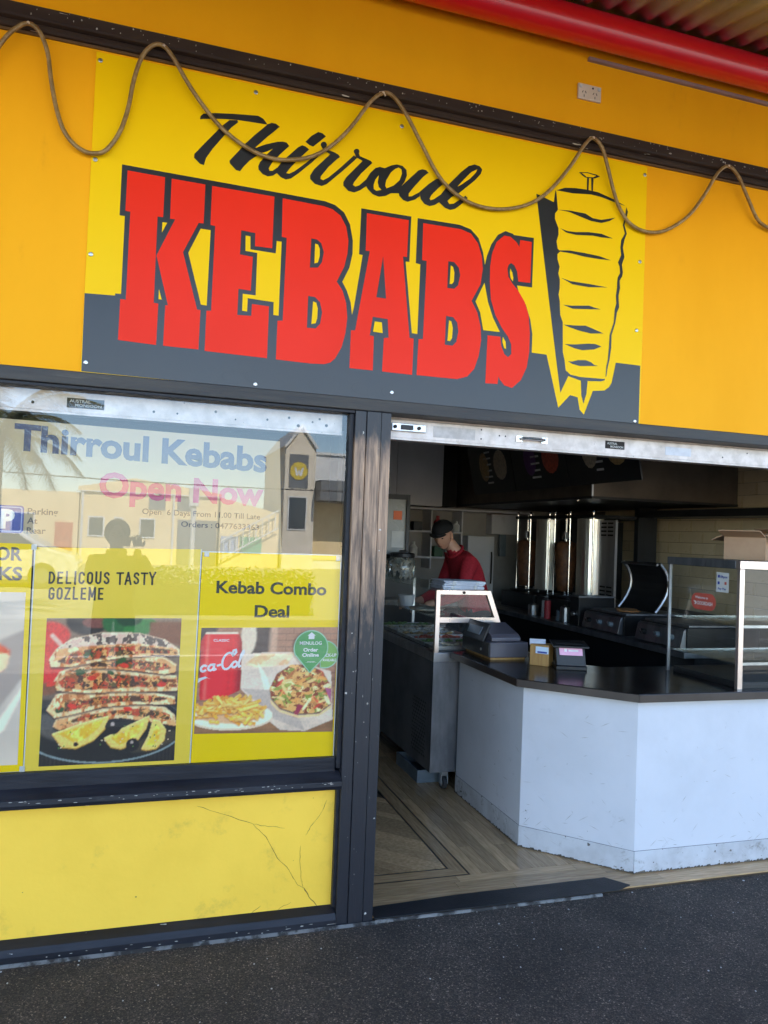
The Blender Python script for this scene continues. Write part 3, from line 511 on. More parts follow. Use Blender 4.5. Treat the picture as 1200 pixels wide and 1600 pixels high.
strip([(.6, YB), (1.548, YB), (1.548, YB+.007), (.6, YB+.007)]); strip([(1.541, YB+.007), (1.548, YB+.007), (1.548, 3.4), (1.541, 3.4)])
plank([(.6, YB+.008), (1.540, YB+.008), (1.469, YB+.079), (.6, YB+.079)], m_plank_x); plank([(1.540, YB+.0085), (1.540, 3.4), (1.469, 3.4), (1.469, YB+.0795)], m_plank_y)
strip([(.6, YB+.080), (1.468, YB+.080), (1.468, YB+.087), (.6, YB+.087)]); strip([(1.461, YB+.087), (1.468, YB+.087), (1.468, 3.4), (1.461, 3.4)])
k = -2.6
while k < 2.8:                                      # diagonal field
    s2 = .066*1.4142
    pl = clip([(x_, x_*-1+k+dd) for x_, dd in ((-2, 0), (4, 0), (4, s2-2*g), (-2, s2-2*g))][::1], .3, 1.460, YB+.088, 2.4)
    if pl: plank(pl, m_plank_d)
    k += s2
# rubber strip and metal edge at the threshold
obj('threshold_mat', MB().prism([(.985, -.022), (2.15, -.022), (2.235, .012), (2.16, .108), (1.40, .100), (1.06, .080), (.985, .075)], 'z', .0125, .0165), m_black_rub, shop)
obj('threshold_trim', MB().prism([(-.034, .001), (-.026, .001), (-.026, .012), (-.031, .010)], 'x', .985, 2.06), m_seal, shop)
# ---- tiled side wall
side = obj('side_wall', MB().box(4.652, 4.679, .222, 4.99, .0, 2.94), m_grout, shop); tag(side, 'cream tiled side wall of the kitchen')
tm = []
for q in m_tile:
    b_ = MB().box(4.640, 4.6515, 0, .296, 0, .0965); me = bpy.data.meshes.new('tile'); me.from_pydata(b_.v, [], b_.f); me.materials.append(q); tm.append(me)
for r_ in range(13):
    z = 1.03+r_*.1
    for c in range(8):
        o = bpy.data.objects.new('tile', random.choice(tm)); put(o, side); o.location = o.location+Vector((random.uniform(-.0012, 0), 1.55+c*.3+(.15 if r_ % 2 else 0), z))

# ================================================================ awning
aw = thing('awning', 'corrugated iron awning with a red round tube along the wall', 'awning', (0, 0, 4.02))
SL = math.tan(R(13)); 
for i in range(-6, 8):
    x0 = i*.84; mb = MB(); n = 84; V = []
    for j, yy in enumerate((-.004, -.8, -1.6, -2.45)):
        V += [(x0+k*.01, yy, 4.02+SL*yy+.014*math.sin(2*math.pi*(x0+k*.01)/.105)+(.004 if i % 2 else 0)) for k in range(n+3)]
    m_ = n+3; mb.add(V, [(j*m_+k, (j+1)*m_+k, (j+1)*m_+k+1, j*m_+k+1) for j in range(3) for k in range(m_-1)])
    o = obj('corrugated_sheet', mb, m_iron, aw, smooth=True); s = o.modifiers.new('t', 'SOLIDIFY'); s.thickness = .0015; s.offset = 1
obj('red_tube', MB().tube([(-9, -.122, 3.892), (12, -.122, 3.892)], .073, 28), m_redtube, aw, smooth=True)
obj('fascia', MB().box(-9, 12, -2.50, -2.455, 3.40, 3.52), m_redtube, aw)
obj('purlin', MB().box(-9, 12, -1.60, -1.54, 3.57, 3.63), m_iron, aw)
# ---- power outlet and conduit on the wall
po = thing('power_outlet', 'cream double power point on the upper orange wall', 'power outlet', (1.88, 0, 3.67))
obj('plate', MB().box(1.818, 1.938, -.012, -.0005, 3.640, 3.712), m_plast, po, bevel=.003)
for xx in (1.848, 1.905):
    mb = MB()
    for dx, dz, an in ((-.008, .006, .5), (.008, .006, -.5), (0, -.012, 0)): mb.ori((xx+dx, -.0126, 3.667+dz), (math.cos(an), 0, -math.sin(an)), (math.sin(an), 0, math.cos(an)), (0, 1, 0), .003, .011, .001)
    obj('socket', mb, m_hole, po)
for xx in (1.829, 1.925): obj('rocker_switch', MB().box(xx-.007, xx+.007, -.016, -.0122, 3.690, 3.704), m_wtxt, po, bevel=.001)
mb = MB().tube([(1.893, -.0126, 3.697), (1.893, -.0135, 3.697)], .005, 10); obj('indicator', mb, m_hole, po)
tag(obj('conduit', MB().box(1.868, 5.0, -.016, -.0005, 3.826, 3.842), M('conduit_grey', (.30, .20, .18), .5), None), 'thin grey cable duct running below the red tube', 'conduit').rotation_euler = (0, 0, 0)

# ================================================================ the sign
sign = thing('shop_sign', 'big yellow and black kebab shop sign above the window and door', 'sign', (0, 0, 2.16))
obj('panel', MB().box(-.250, 2.204, -.006, -.0005, 2.161, 3.388), m_sign, sign, bevel=.001)
obj('black_band', MB().xz(BAND[0], -.0066), m_blk, sign)
kk = MB().xz(RED[0], -.0072).xz(RED[1], -.0072); obj('letter', kk, m_red, sign)
for q in RED[2:]: obj('letter', MB().xz(q, -.0072), m_red, sign)
for q in BLACK: obj('letter_counter', MB().xz(q, -.0077), m_blk, sign)
for i, q in enumerate(SKEWER): obj('skewer_stroke', MB().xz(q, -.0066-.00006*i), m_blk, sign)
for i, q in enumerate(SCRIPT): obj('script_letter', MB().xz(q, -.0066-.0001*i), m_blk, sign)
for q in YEL: obj('yellow_gap', MB().xz(q, -.0084), m_sign, sign)
for x, z in SCREWS: obj('screw', MB().lathe([(.0085, 0), (.0085, -.002), (.006, -.0035), (.0, -.0038)], (x, -.0062, z), 10, 'y'), m_steel, sign)
# faint pencil-thin scratches on the dark strip
mb = MB(); random.seed(3)
for cx, cz, r_ in ((.32, 2.20, .05), (.42, 2.21, .06), (.70, 2.20, .08), (.86, 2.205, .06), (1.0, 2.2, .07)):
    a0 = random.random()*3
    for k in range(16):
        a, b_ = a0+k*.2, a0+k*.2+.2
        mb.xz([(cx+r_*math.cos(a), cz+.45*r_*math.sin(a)), (cx+r_*math.cos(b_), cz+.45*r_*math.sin(b_)), (cx+(r_+.001)*math.cos(b_), cz+.45*(r_+.001)*math.sin(b_)), (cx+(r_+.001)*math.cos(a), cz+.45*(r_+.001)*math.sin(a))], -.0068)
tag(obj('scratch_marks', mb, M('scratch', (.006, .006, .007), .6), sign), None, kind='stuff')
# ---- cable looped along the moulding
pts = []
n = len(CABLE)
for i in range(n-1):
    p0, p1, p2, p3 = [CABLE[min(max(i+d, 0), n-1)] for d in (-1, 0, 1, 2)]
    for k in range(4):
        t = k/4; f_ = lambda a, b, c, d: .5*(2*b+(c-a)*t+(2*a-5*b+4*c-d)*t*t+(3*b-a-3*c+d)*t**3)
        x, z = f_(p0[0], p1[0], p2[0], p3[0]), f_(p0[1], p1[1], p2[1], p3[1])
        pts.append((x, -.052 if z > 3.40 else -.052+min(.026, (3.40-z)*.12), z))
cab = obj('looped_cable', MB().tube(pts, .0082, 10), m_rope, None, smooth=True)
tag(cab, 'brown rope light cable hanging in loops from the dark moulding', 'cable')
for px in [(CABLE[i][0], CABLE[i][1]+.004) for i in range(1, n-1) if CABLE[i][1] >= CABLE[i-1][1] and CABLE[i][1] > CABLE[i+1][1] and CABLE[i][1] > 3.38]:
    obj('tie', MB().tube([(px[0]-.012, -.046, px[1]), (px[0], -.062, px[1]-.004), (px[0]+.012, -.048, px[1]-.01)], .004, 6), m_plast, cab)

# ================================================================ window posters (flat prints)
class Canvas:
    def __init__(s, w, h, bg):
        s.w, s.h = w, h; s.y, s.x = np.mgrid[0:h, 0:w].astype(float); s.x = (s.x+.5)/w; s.y = (s.y+.5)/h
        s.a = np.zeros((h, w, 3))+np.array(lin(bg)); s.rng = np.random.default_rng(4)
    def noise(s, fx, fy, octv=3, seed=0):
        rng = np.random.default_rng(seed); out = np.zeros((s.h, s.w)); amp = 1; tot = 0
        for o in range(octv):
            gx, gy = max(2, int(fx*2**o)), max(2, int(fy*2**o)); g = rng.random((gy+2, gx+2))
            X, Y = s.x*gx, s.y*gy; i, j = X.astype(int), Y.astype(int); u, v = X-i, Y-j; u = u*u*(3-2*u); v = v*v*(3-2*v)
            out += amp*((g[j, i]*(1-u)+g[j, i+1]*u)*(1-v)+(g[j+1, i]*(1-u)+g[j+1, i+1]*u)*v); tot += amp; amp *= .55
        return out/tot
    def soft(s, m, k):
        for _ in range(k):
            q = np.pad(m, 1, mode='edge'); m = (q[:-2, 1:-1]+q[2:, 1:-1]+q[1:-1, :-2]+q[1:-1, 2:]+q[1:-1, 1:-1]*2)/6
        return m
    def mask(s, pts, k=1):
        m = np.zeros((s.h, s.w), bool); n = len(pts)
        for i in range(n):
            (xa, ya), (xb, yb) = pts[i-1], pts[i]
            if ya == yb: continue
            c = ((ya > s.y) != (yb > s.y)) & (s.x < (xb-xa)*(s.y-ya)/(yb-ya)+xa); m ^= c
        return s.soft(m.astype(float), k)
    def emask(s, cx, cy, rx, ry, rot=0, k=1):
        c, t = math.cos(rot), math.sin(rot); X, Y = (s.x-cx)*s.w, (s.y-cy)*s.h; rx *= s.w; ry *= s.h if ry > 0 else 1
        return s.soft((((X*c+Y*t)/rx)**2+((-X*t+Y*c)/ry)**2 < 1).astype(float), k)
    def lay(s, m, col, al=1):
        c = np.array(lin(col)) if isinstance(col, tuple) else col
        s.a = s.a*(1-(m*al)[..., None])+c*(m*al)[..., None]
    def tex(s, cols, fx, fy, seed):
        """mottled food: stacked thresholds of noise in several colours"""
        out = np.zeros((s.h, s.w, 3))+np.array(lin(cols[0]))
        for i, c in enumerate(cols[1:]):
            m = np.clip((s.noise(fx*(1+.3*i), fy*(1+.3*i), 3, seed+i*7)-.52)*14, 0, 1)[..., None]; out = out*(1-m)+np.array(lin(c))*m
        return out*(.75+.5*s.noise(fx*2, fy*2, 2, seed+99))[..., None]
    def build(s, name, quad, y, mat, parent):
        (tl, tr, br, bl) = [np.array(q) for q in quad]; U, V = np.meshgrid(np.linspace(0, 1, s.w), np.linspace(0, 1, s.h))
        P = tl*((1-U)*(1-V))[..., None]+tr*(U*(1-V))[..., None]+br*(U*V)[..., None]+bl*((1-U)*V)[..., None]
        co = np.stack([P[..., 0].ravel(), np.full(s.w*s.h, y), P[..., 1].ravel()], 1)
        i = np.arange(s.w*s.h).reshape(s.h, s.w); F = np.stack([i[1:, :-1], i[1:, 1:], i[:-1, 1:], i[:-1, :-1]], -1).reshape(-1, 4)
        me = bpy.data.meshes.new(name); me.from_pydata(co.tolist(), [], F.tolist())
        at = me.color_attributes.new('Col', 'FLOAT_COLOR', 'POINT'); c = np.ones((s.w*s.h, 4)); c[:, :3] = np.clip(s.a.reshape(-1, 3)*np.array([1.55, 1.15, .78]), 0, .95); at.data.foreach_set('color', c.ravel()); me.materials.append(mat)
        return put(bpy.data.objects.new(name, me), parent)
m_print = print_mat('poster_ink')
m_yel = M('poster_yellow', (.97, .65, .001), .45, spec=.15, col2=(.96, .64, .001), scale=3, roughvar=.05)
m_yel2 = M('poster_pale_yellow', (.94, .65, .07), .4, spec=.15, col2=(.91, .63, .06), scale=3, roughvar=.05)
m_cream = M('banner_vinyl', (.52, .40, .24), .5, spec=.2, col2=(.48, .37, .22), scale=3, roughvar=.05)
m_ink = M('black_ink', (.006, .005, .006), .45); m_navy = M('navy_ink', (.012, .022, .085), .45); m_pink = M('magenta_ink', (.50, .025, .13), .45); m_grey = M('grey_ink', (.06, .05, .045), .45)
m_pale = M('white_border', (.75, .75, .70), .5); m_blue = M('blue_print', (.02, .05, .30), .45)
m_tape = M('clear_tape', (.62, .62, .58), .3)
def sheet(name, quad, y, mat, parent, n=14):
    """a slightly bowed paper sheet, real thickness"""
    tl, tr, br, bl = quad; mb = MB(); V = []
    for j in range(n+1):
        for i in range(n+1):
            u, v = i/n, j/n
            x = (tl[0]*(1-u)+tr[0]*u)*(1-v)+(bl[0]*(1-u)+br[0]*u)*v; z = (tl[1]*(1-u)+tr[1]*u)*(1-v)+(bl[1]*(1-u)+br[1]*u)*v
            V.append((x, y, z))
    mb.add(V, [((j+1)*(n+1)+i, (j+1)*(n+1)+i+1, j*(n+1)+i+1, j*(n+1)+i) for j in range(n) for i in range(n)])
    o = obj(name, mb, mat, parent); s = o.modifiers.new('t', 'SOLIDIFY'); s.thickness = .0006; s.offset = -1; return o
# banner
ban = thing('banner', 'pale banner behind the glass announcing the shop is open now', 'banner', (0, .06, 1.51))
sheet('sheet', ((-1.3, 1.985), (.522, 1.966), (.548, 1.505), (-1.3, 1.505)), .062, m_cream, ban)
text('headline', 'Thirroul Kebabs', -.474, 1.866, .946, .092, .0608, m_navy, ban, .035, slope=-.030)
text('headline', 'Open Now', -.168, 1.705, .632, .090, .0608, m_pink, ban, .035, slope=-.010)
text('small_print', 'Open  6 Days From 11.00 Till Late', -.006, 1.644, .460, .021, .0608, m_grey, ban, .015, slope=-.006)
text('small_print', 'Orders : 0477633363', .143, 1.600, .308, .021, .0608, m_grey, ban, .015, slope=-.006)
for s, z in (('Parking', 1.625), ('At', 1.590), ('Rear', 1.553)): text('small_print', s, -.415, z, {'Parking': .106, 'At': .036, 'Rear': .066}[s], .022, .0608, m_grey, ban, .02)
def rrect(x0, x1, z0, z1, r, n=5):
    P = []
    for cx, cz, a0 in ((x1-r, z1-r, 0), (x0+r, z1-r, 90), (x0+r, z0+r, 180), (x1-r, z0+r, 270)):
        P += [(cx+r*math.cos(R(a0+90*k/n)), cz+r*math.sin(R(a0+90*k/n))) for k in range(n+1)]
    return P
pk = obj('parking_symbol', MB().xz(rrect(-.535, -.427, 1.552, 1.655, .012), .0608), m_blue, ban)
obj('symbol_rim', MB().xz(rrect(-.530, -.432, 1.557, 1.650, .010), .0604), M('pale_blue_print', (.35, .42, .62), .45), pk)
obj('symbol_field', MB().xz(rrect(-.526, -.436, 1.561, 1.646, .008), .0600), m_blue, pk)
text('letter', 'P', -.505, 1.572, .048, .064, .0596, m_pale, pk, .05)

# gozleme poster
gz = thing('gozleme_poster', 'poster of stacked stuffed flatbread with lemon wedges on a black plate', 'poster', (-.08, .045, .66))
sheet('sheet', ((-.379, 1.502), (.226, 1.513), (.219, .661), (-.379, .668)), .0465, m_yel2, gz)
for q in (((-.383, 1.5025), (-.379, 1.502), (-.379, .668), (-.383, .668)), ((-.379, .672), (.219, .665), (.219, .661), (-.379, .668)), ((.2235, 1.513), (.2275, 1.513), (.2195, .661), (.2155, .661))):
    obj('border', MB().xz(list(q), .0452), m_pale, gz)
def arc_(cx, cy, rx, ry, a0, a1, n=9): return [(cx+rx*math.cos(R(a0+(a1-a0)*k/n)), cy+ry*math.sin(R(a0+(a1-a0)*k/n))) for k in range(n+1)]
GL = {'D': [[(.1, .08), (.1, .92)], [(.1, .92)]+arc_(.2, .5, .25, .42, 90, -90)+[(.1, .08)]], 'E': [[(.42, .92), (.1, .92), (.1, .08), (.42, .08)], [(.1, .5), (.38, .5)]], 'L': [[(.1, 1), (.1, .08), (.42, .08)]], 'I': [[(.1, 0), (.1, 1)]],
 'C': [arc_(.26, .70, .17, .22, 10, 170)+[(.09, .3)]+arc_(.26, .30, .17, .22, 190, 350)], 'O': [arc_(.26, .70, .17, .22, 0, 180)+arc_(.26, .30, .17, .22, 180, 360)+[(.43, .7)]], 'U': [[(.09, 1), (.09, .3)]+arc_(.26, .30, .17, .22, 180, 360)+[(.43, 1)]],
 'S': [arc_(.26, .72, .16, .20, 10, 200)+[(.3, .5)]+arc_(.26, .28, .16, .20, 30, -170)], 'T': [[(0, .92), (.5, .92)], [(.25, .9), (.25, 0)]], 'A': [[(.03, 0), (.25, .97), (.47, 0)], [(.12, .3), (.38, .3)]], 'Y': [[(.02, 1), (.25, .48), (.48, 1)], [(.25, .5), (.25, 0)]],
 'G': [arc_(.26, .70, .17, .22, 10, 170)+[(.09, .3)]+arc_(.26, .30, .17, .22, 190, 350)+[(.43, .48), (.27, .48)]], 'Z': [[(.05, .92), (.43, .92), (.06, .08), (.45, .08)]], 'M': [[(.09, 0), (.09, 1), (.32, .25), (.55, 1), (.55, 0)]]}
def stroke(pts, wd, y, mb):
    for (xa, za), (xb, zb) in zip(pts[:-1], pts[1:]):
        l = math.hypot(xb-xa, zb-za)+1e-9; ux, uz = (xb-xa)/l*wd*.35, (zb-za)/l*wd*.35; nx_, nz_ = -(zb-za)/l*wd/2, (xb-xa)/l*wd/2
        mb.xz([(xa-ux-nx_, za-uz-nz_), (xb+ux-nx_, zb+uz-nz_), (xb+ux+nx_, zb+uz+nz_), (xa-ux+nx_, za-uz+nz_)], y); y -= .000004
def block_text(s, x0, z0, wd, h, y, mat, par, slope):
    adv = {'I': .34, 'M': .80, ' ': .42}; tot = sum(adv.get(ch, .66) for ch in s)-.14; k = wd/tot; x = 0
    for ch in s:
        if ch in GL:
            mb = MB()
            for st_ in GL[ch]: stroke([(x0+(x+px_)*k, z0+pz*h+slope*(x+px_)*k) for px_, pz in st_], .0068, y, mb)
            obj('letter', mb, mat, par)
        x += adv.get(ch, .66)
block_text('DELICOUS TASTY', -.330, 1.366, .386, .047, .0455, m_ink, gz, .012)
block_text('GOZLEME', -.327, 1.307, .196, .047, .0455, m_ink, gz, .008)
c = Canvas(190, 205, (96, 88, 84))
def Z(pts): return [((x-275+(y-320)*47/870)/790, (y-320)/850) for x, y in pts]
def ze(x, y): return Z([(x, y)])[0]
c.lay(np.clip(1.2-c.y*2.2, 0, 1), (120, 108, 100)); c.lay(c.emask(.30, .02, .16, .10, 0, 6), (22, 20, 24)); c.lay(c.emask(.36, .03, .10, .04, 0, 3), (150, 90, 85), .5)
c.lay(c.emask(.50, .04, .10, .08, .4, 5), (28, 96, 50)); c.lay(c.emask(.68, .07, .13, .06, -.3, 5), (40, 120, 58)); c.lay(c.emask(.60, .0, .1, .06, 0, 5), (14, 60, 34))
c.lay(c.mask([(.76, .03), (1, .03), (1, .20), (.76, .14)], 5), (112, 72, 50))
for q in ((.06, .10, .12, .07), (.10, .22, .13, .07), (.05, .33, .10, .08), (.03, .42, .09, .06)): c.lay(c.emask(*q, .3, 6), (196, 42, 40))
c.lay(c.mask([(.03, .12), (.05, .10), (.14, .19), (.12, .21)], 3), (230, 220, 225), .7); c.lay(c.emask(.02, .48, .10, .04, 0, 6), (120, 80, 60))
c.lay(c.mask([(0, .55), (1, .55), (1, 1), (0, 1)], 6), (40, 36, 36)); st = (np.sin(c.x*190+c.noise(6, 2, 3, 5)*9)*.5+.5)
c.lay(c.mask([(0, .85), (1, .85), (1, 1), (0, 1)], 2), np.array(lin((26, 25, 27)))*(.6+1.6*st*c.noise(20, 4, 2, 8))[..., None])
c.lay(c.emask(.47, .76, .60, .235, 0, 1), (120, 150, 175)); c.lay(c.emask(.47, .752, .592, .232, 0, 1), (14, 15, 20)); c.lay(c.emask(.10, .74, .16, .08, .4, 8), (88, 92, 100), .7); c.lay(c.emask(.85, .86, .2, .05, -.3, 8), (70, 66, 58), .6)
CR = [(214, 168, 120), (232, 200, 162), (176, 112, 60), (240, 220, 192)]
FI = [(150, 92, 50), (110, 70, 38), (190, 136, 80), (84, 76, 34), (210, 168, 112), (176, 70, 36), (70, 46, 26)]
L_ = [
 ([(290, 560), (330, 500), (420, 440), (600, 405), (800, 410), (960, 450), (1050, 510), (1052, 545), (900, 540), (650, 560), (420, 600), (300, 600)], [(330, 572), (430, 515), (600, 490), (800, 482), (1000, 510), (1045, 535), (800, 532), (560, 560), (400, 590)]),
 ([(400, 610), (560, 560), (760, 535), (960, 555), (1030, 600), (1024, 645), (960, 655), (760, 628), (560, 612), (430, 625)], [(440, 600), (600, 570), (760, 562), (960, 590), (1015, 622), (900, 636), (700, 612), (520, 604)]),
 ([(315, 690), (350, 630), (420, 605), (640, 622), (860, 650), (1030, 665), (1046, 755), (900, 755), (700, 752), (500, 755), (330, 738)], [(340, 690), (400, 640), (600, 640), (820, 665), (1036, 690), (1038, 735), (800, 728), (500, 740), (360, 722)]),
 ([(275, 850), (330, 760), (420, 740), (700, 750), (900, 765), (1020, 790), (1025, 835), (800, 830), (600, 838), (420, 878), (320, 895)], [(315, 855), (380, 800), (600, 775), (900, 780), (1005, 800), (900, 818), (700, 812), (500, 836), (380, 866)]),
 ([(312, 945), (330, 900), (460, 870), (640, 840), (820, 832), (960, 850), (1020, 900), (1032, 965), (900, 940), (700, 905), (480, 935), (350, 965)], [(340, 940), (460, 890), (640, 862), (820, 852), (960, 880), (1010, 930), (900, 915), (700, 885), (480, 915)])]
for i, (o_, f_) in enumerate(L_[::-1]):
    m = c.mask(Z(o_), 1); c.lay(c.soft(np.roll(m, 3, 0), 2), (30, 18, 12), .8); c.lay(m, c.tex(CR, 14, 12, 10*i+3)); c.lay(c.mask(Z(f_), 2), c.tex(FI, 15, 15, 20*i+5))
    ed = np.clip(m-np.roll(m, 2, 0), 0, 1); c.lay(c.soft(ed, 1), (250, 236, 214), .9)
tp = c.mask(Z([(330, 500), (420, 440), (600, 405), (800, 410), (960, 450), (1040, 505), (800, 470), (560, 480)]), 2); ch = np.clip((c.noise(26, 20, 3, 61)-.5)*12, 0, 1)
c.lay(tp, (214, 206, 214), .75); c.lay(tp*ch, (44, 38, 44), .9)
for x, y, s in ((520, 530, .05), (700, 575, .045), (640, 640, .03), (470, 630, .05), (350, 850, .035), (500, 640, .03)): c.lay(c.emask(*ze(x, y), s, s*.5, random.uniform(-.6, .6), 1)*np.clip((c.noise(40, 40, 2, int(x))-.35)*9, 0, 1), (38, 78, 34))
for x, y in ((530, 670), (420, 830), (940, 715), (740, 855), (300, 700), (720, 600)): c.lay(c.emask(*ze(x, y), .035, .016, random.uniform(-.5, .5), 1), (200, 54, 36))
for w_, i_ in (([(305, 985), (450, 935), (630, 890), (612, 960), (540, 1030), (440, 1072), (360, 1062)], [(340, 985), (460, 950), (600, 912), (570, 960), (500, 1015), (430, 1040)]), ([(600, 1020), (700, 970), (870, 895), (850, 970), (790, 1050), (700, 1087), (640, 1072)], [(640, 1020), (720, 985), (840, 930), (820, 980), (760, 1040), (690, 1062)]), ([(820, 1092), (860, 1020), (890, 920), (930, 930), (966, 980), (960, 1040), (910, 1092), (850, 1100)], [(850, 1070), (885, 1010), (908, 945), (935, 985), (925, 1040), (890, 1075)])):
    c.lay(c.mask(Z(w_), 1), (248, 232, 170)); c.lay(c.mask(Z([(a, b+6) for a, b in w_]), 1)*(c.noise(5, 5, 1, 3) > 0), (226, 184, 50), .55); c.lay(c.mask(Z(i_), 1), c.tex([(250, 204, 70), (252, 222, 110), (240, 186, 50)], 12, 12, 31))
for x, y, s in ((768, 1065, .05), (655, 955, .06), (440, 1050, .018)):
    c.lay(c.emask(*ze(x, y), s, s*.9, 0, 1), (16, 12, 20)); c.lay(c.emask(*ze(x-4, y-14), s*.25, s*.2, 0, 1), (190, 190, 205), .8)
for k in range(26): c.lay(c.emask(random.uniform(.1, .95), random.uniform(.74, .9), .008, .005, random.random()*3, 0), (70, 120, 60) if k % 2 else (190, 190, 180), .8)
c.a *= (.85+.3*c.noise(90, 90, 1, 77))[..., None]
c.build('food_photo', ((-.328, 1.238), (.161, 1.240), (.157, .686), (-.331, .687)), .0455, m_print, gz)

# combo poster
cb = thing('combo_poster', 'kebab combo deal poster with red drink can, chips and a wrap', 'poster', (.52, .045, .655))
sheet('sheet', ((.230, 1.504), (.800, 1.505), (.800, .657), (.221, .660)), .0475, m_yel, cb)
for q in (((.228, 1.506), (.800, 1.507), (.800, 1.503), (.230, 1.502)), ((.221, .664), (.800, .661), (.800, .657), (.221, .660)), ((.796, 1.505), (.800, 1.505), (.800, .657), (.796, .657))): obj('border', MB().xz(list(q), .0468), m_pale, cb)
text('headline', 'Kebab Combo', .290, 1.342, .450, .046, .0465, m_ink, cb, .028, slope=-.008)
text('headline', 'Deal', .446, 1.246, .142, .046, .0465, m_ink, cb, .028)
c = Canvas(210, 160, (150, 118, 104))
def Y_(pts): return [((x-123+(y-350)*33/595)/770, (y-350)/590) for x, y in pts]
br = ((np.abs((c.y*16) % 1-.5) > .44) | (np.abs((c.x*9+(np.floor(c.y*16) % 2)*.5) % 1-.5) > .47)); c.a = c.a*(.8+.4*c.noise(10, 10, 3, 2))[..., None]; c.lay(c.soft(br.astype(float), 1), (110, 84, 76), .6)
c.lay(c.mask([(0, 0), (.12, 0), (.05, .3), (0, .5)], 10), (50, 44, 46)); c.lay(c.emask(.42, .10, .09, .2, 0, 5), (60, 50, 52)); c.lay(c.emask(.34, .09, .055, .17, 0, 4), (206, 206, 206)); c.lay(c.emask(.52, .12, .03, .2, 0, 8), (196, 176, 168), .6)
c.lay(c.mask([(0, .78), (1, .78), (1, 1), (0, 1)], 2), np.array(lin((126, 98, 76)))*(.6+.8*c.noise(4, 30, 3, 6))[..., None])
pp = [(345, 500), (480, 490), (640, 490), (720, 560), (850, 600), (860, 870), (700, 932), (560, 925), (480, 860), (340, 690)]
c.lay(c.mask(Y_(pp), 1), np.array(lin((206, 206, 212)))*(.72+.5*c.noise(5, 5, 3, 9))[..., None]); c.lay(c.mask(Y_([(345, 690), (520, 860), (700, 932), (640, 800), (500, 700)]), 3), (160, 160, 172), .7)
c.lay(c.mask(Y_([(420, 500), (640, 495), (600, 560), (430, 575), (360, 560)]), 3), c.tex([(226, 188, 156), (206, 140, 96), (240, 222, 204)], 6, 6, 17)); c.lay(c.mask(Y_([(430, 545), (470, 700), (510, 690), (470, 600)]), 2), (246, 246, 250), .8)
fm = c.mask(Y_([(500, 690), (540, 610), (620, 560), (720, 560), (800, 600), (850, 680), (850, 780), (780, 830), (660, 835), (560, 800), (510, 750)]), 1)
c.lay(c.soft(np.roll(fm, 3, 0), 2), (90, 70, 50), .9); c.lay(fm, c.tex([(190, 140, 84), (226, 190, 128), (150, 84, 44), (240, 226, 186), (120, 150, 60), (120, 60, 30), (206, 170, 110)], 13, 11, 23))
rr = random.Random(9)
for k in range(46):
    x, y = rr.uniform(530, 840), rr.uniform(590, 815); c.lay(c.emask(*Y_([(x, y)])[0], rr.uniform(.02, .05), rr.uniform(.008, .02), rr.uniform(-1.2, 1.2), 1)*fm, rr.choice([(236, 214, 160), (220, 168, 96), (130, 160, 70), (160, 96, 50), (246, 236, 214), (96, 52, 30), (190, 60, 50), (232, 190, 120)]), .85)
c.lay(c.mask(Y_([(630, 850), (660, 780), (690, 790), (650, 855)]), 1), (140, 40, 80)); c.lay(c.mask(Y_([(815, 690), (850, 700), (850, 780)]), 1), (160, 90, 150))
c.lay(c.mask(Y_([(505, 755), (560, 812), (660, 845), (780, 838), (850, 790), (850, 806), (780, 850), (660, 858), (555, 825), (505, 775)]), 1), (236, 206, 170))
cm = c.mask(Y_([(145, 385), (155, 378), (320, 378), (328, 385), (346, 430), (340, 560), (335, 700), (240, 745), (118, 752), (122, 430)]), 1); hx = np.clip((c.x-.0)/.29, 0, 1)
c.lay(cm, np.array(lin((206, 18, 34)))*(.35+1.0*np.sin(np.pi*np.clip(hx, .06, .98))**.7)[..., None]); c.lay(cm*np.exp(-((c.x-.055)/.012)**2), (240, 120, 120), .5); c.lay(cm*np.exp(-((c.x-.21)/.02)**2), (150, 8, 20), .4); c.lay(c.mask(Y_([(150, 376), (322, 376), (326, 386), (146, 386)]), 1), (214, 214, 216))
c.lay(c.emask(.25, .845, .30, .125, 0, 1), (214, 210, 206)); c.lay(c.emask(.25, .83, .295, .12, 0, 1), (248, 246, 242)); c.lay(c.emask(.25, .815, .24, .09, 0, 4), (180, 130, 60), .7)
for k in range(90):
    t = k/90; a = rr.uniform(0, 6.28); q = rr.random()**.6; x = .235+.235*q*math.cos(a); y = .80-.0+.11*q*math.sin(a)-.12*(1-q)*(1-t*.3)
    an = rr.uniform(-1.1, 1.1); l = rr.uniform(.035, .075); dx, dy = l*math.cos(an), l*math.sin(an)*1.3; wx, wy = -.011*math.sin(an), .014*math.cos(an)
    v = rr.uniform(.8, 1.05); P = [(x-dx-wx, y-dy-wy), (x+dx-wx, y+dy-wy), (x+dx+wx, y+dy+wy), (x-dx+wx, y-dy+wy)]
    c.lay(c.mask([(a_, b_+.012) for a_, b_ in P], 2), (150, 96, 30), .55); c.lay(c.mask(P, 1), tuple(int(min(255, z*v)) for z in rr.choice([(255, 206, 90), (250, 190, 66), (255, 222, 124), (240, 172, 54)])))
    c.lay(c.mask([(a_*.6+(x+wx*.4)*.4, b_*.4+(y-wy*.5)*.6) for a_, b_ in P], 1), (255, 236, 170), .5)
c.a *= (.9+.2*c.noise(90, 70, 1, 77))[..., None]
cpic = c.build('food_photo', ((.239, 1.202), (.796, 1.205), (.790, .772), (.228, .785)), .0462, m_print, cb)
m_wi = M('white_ink', (.78, .76, .76), .45)
text('can_lettering', 'CLASSIC', .288, 1.148, .062, .0095, .0458, m_wi, cb, .02, slope=-.01)
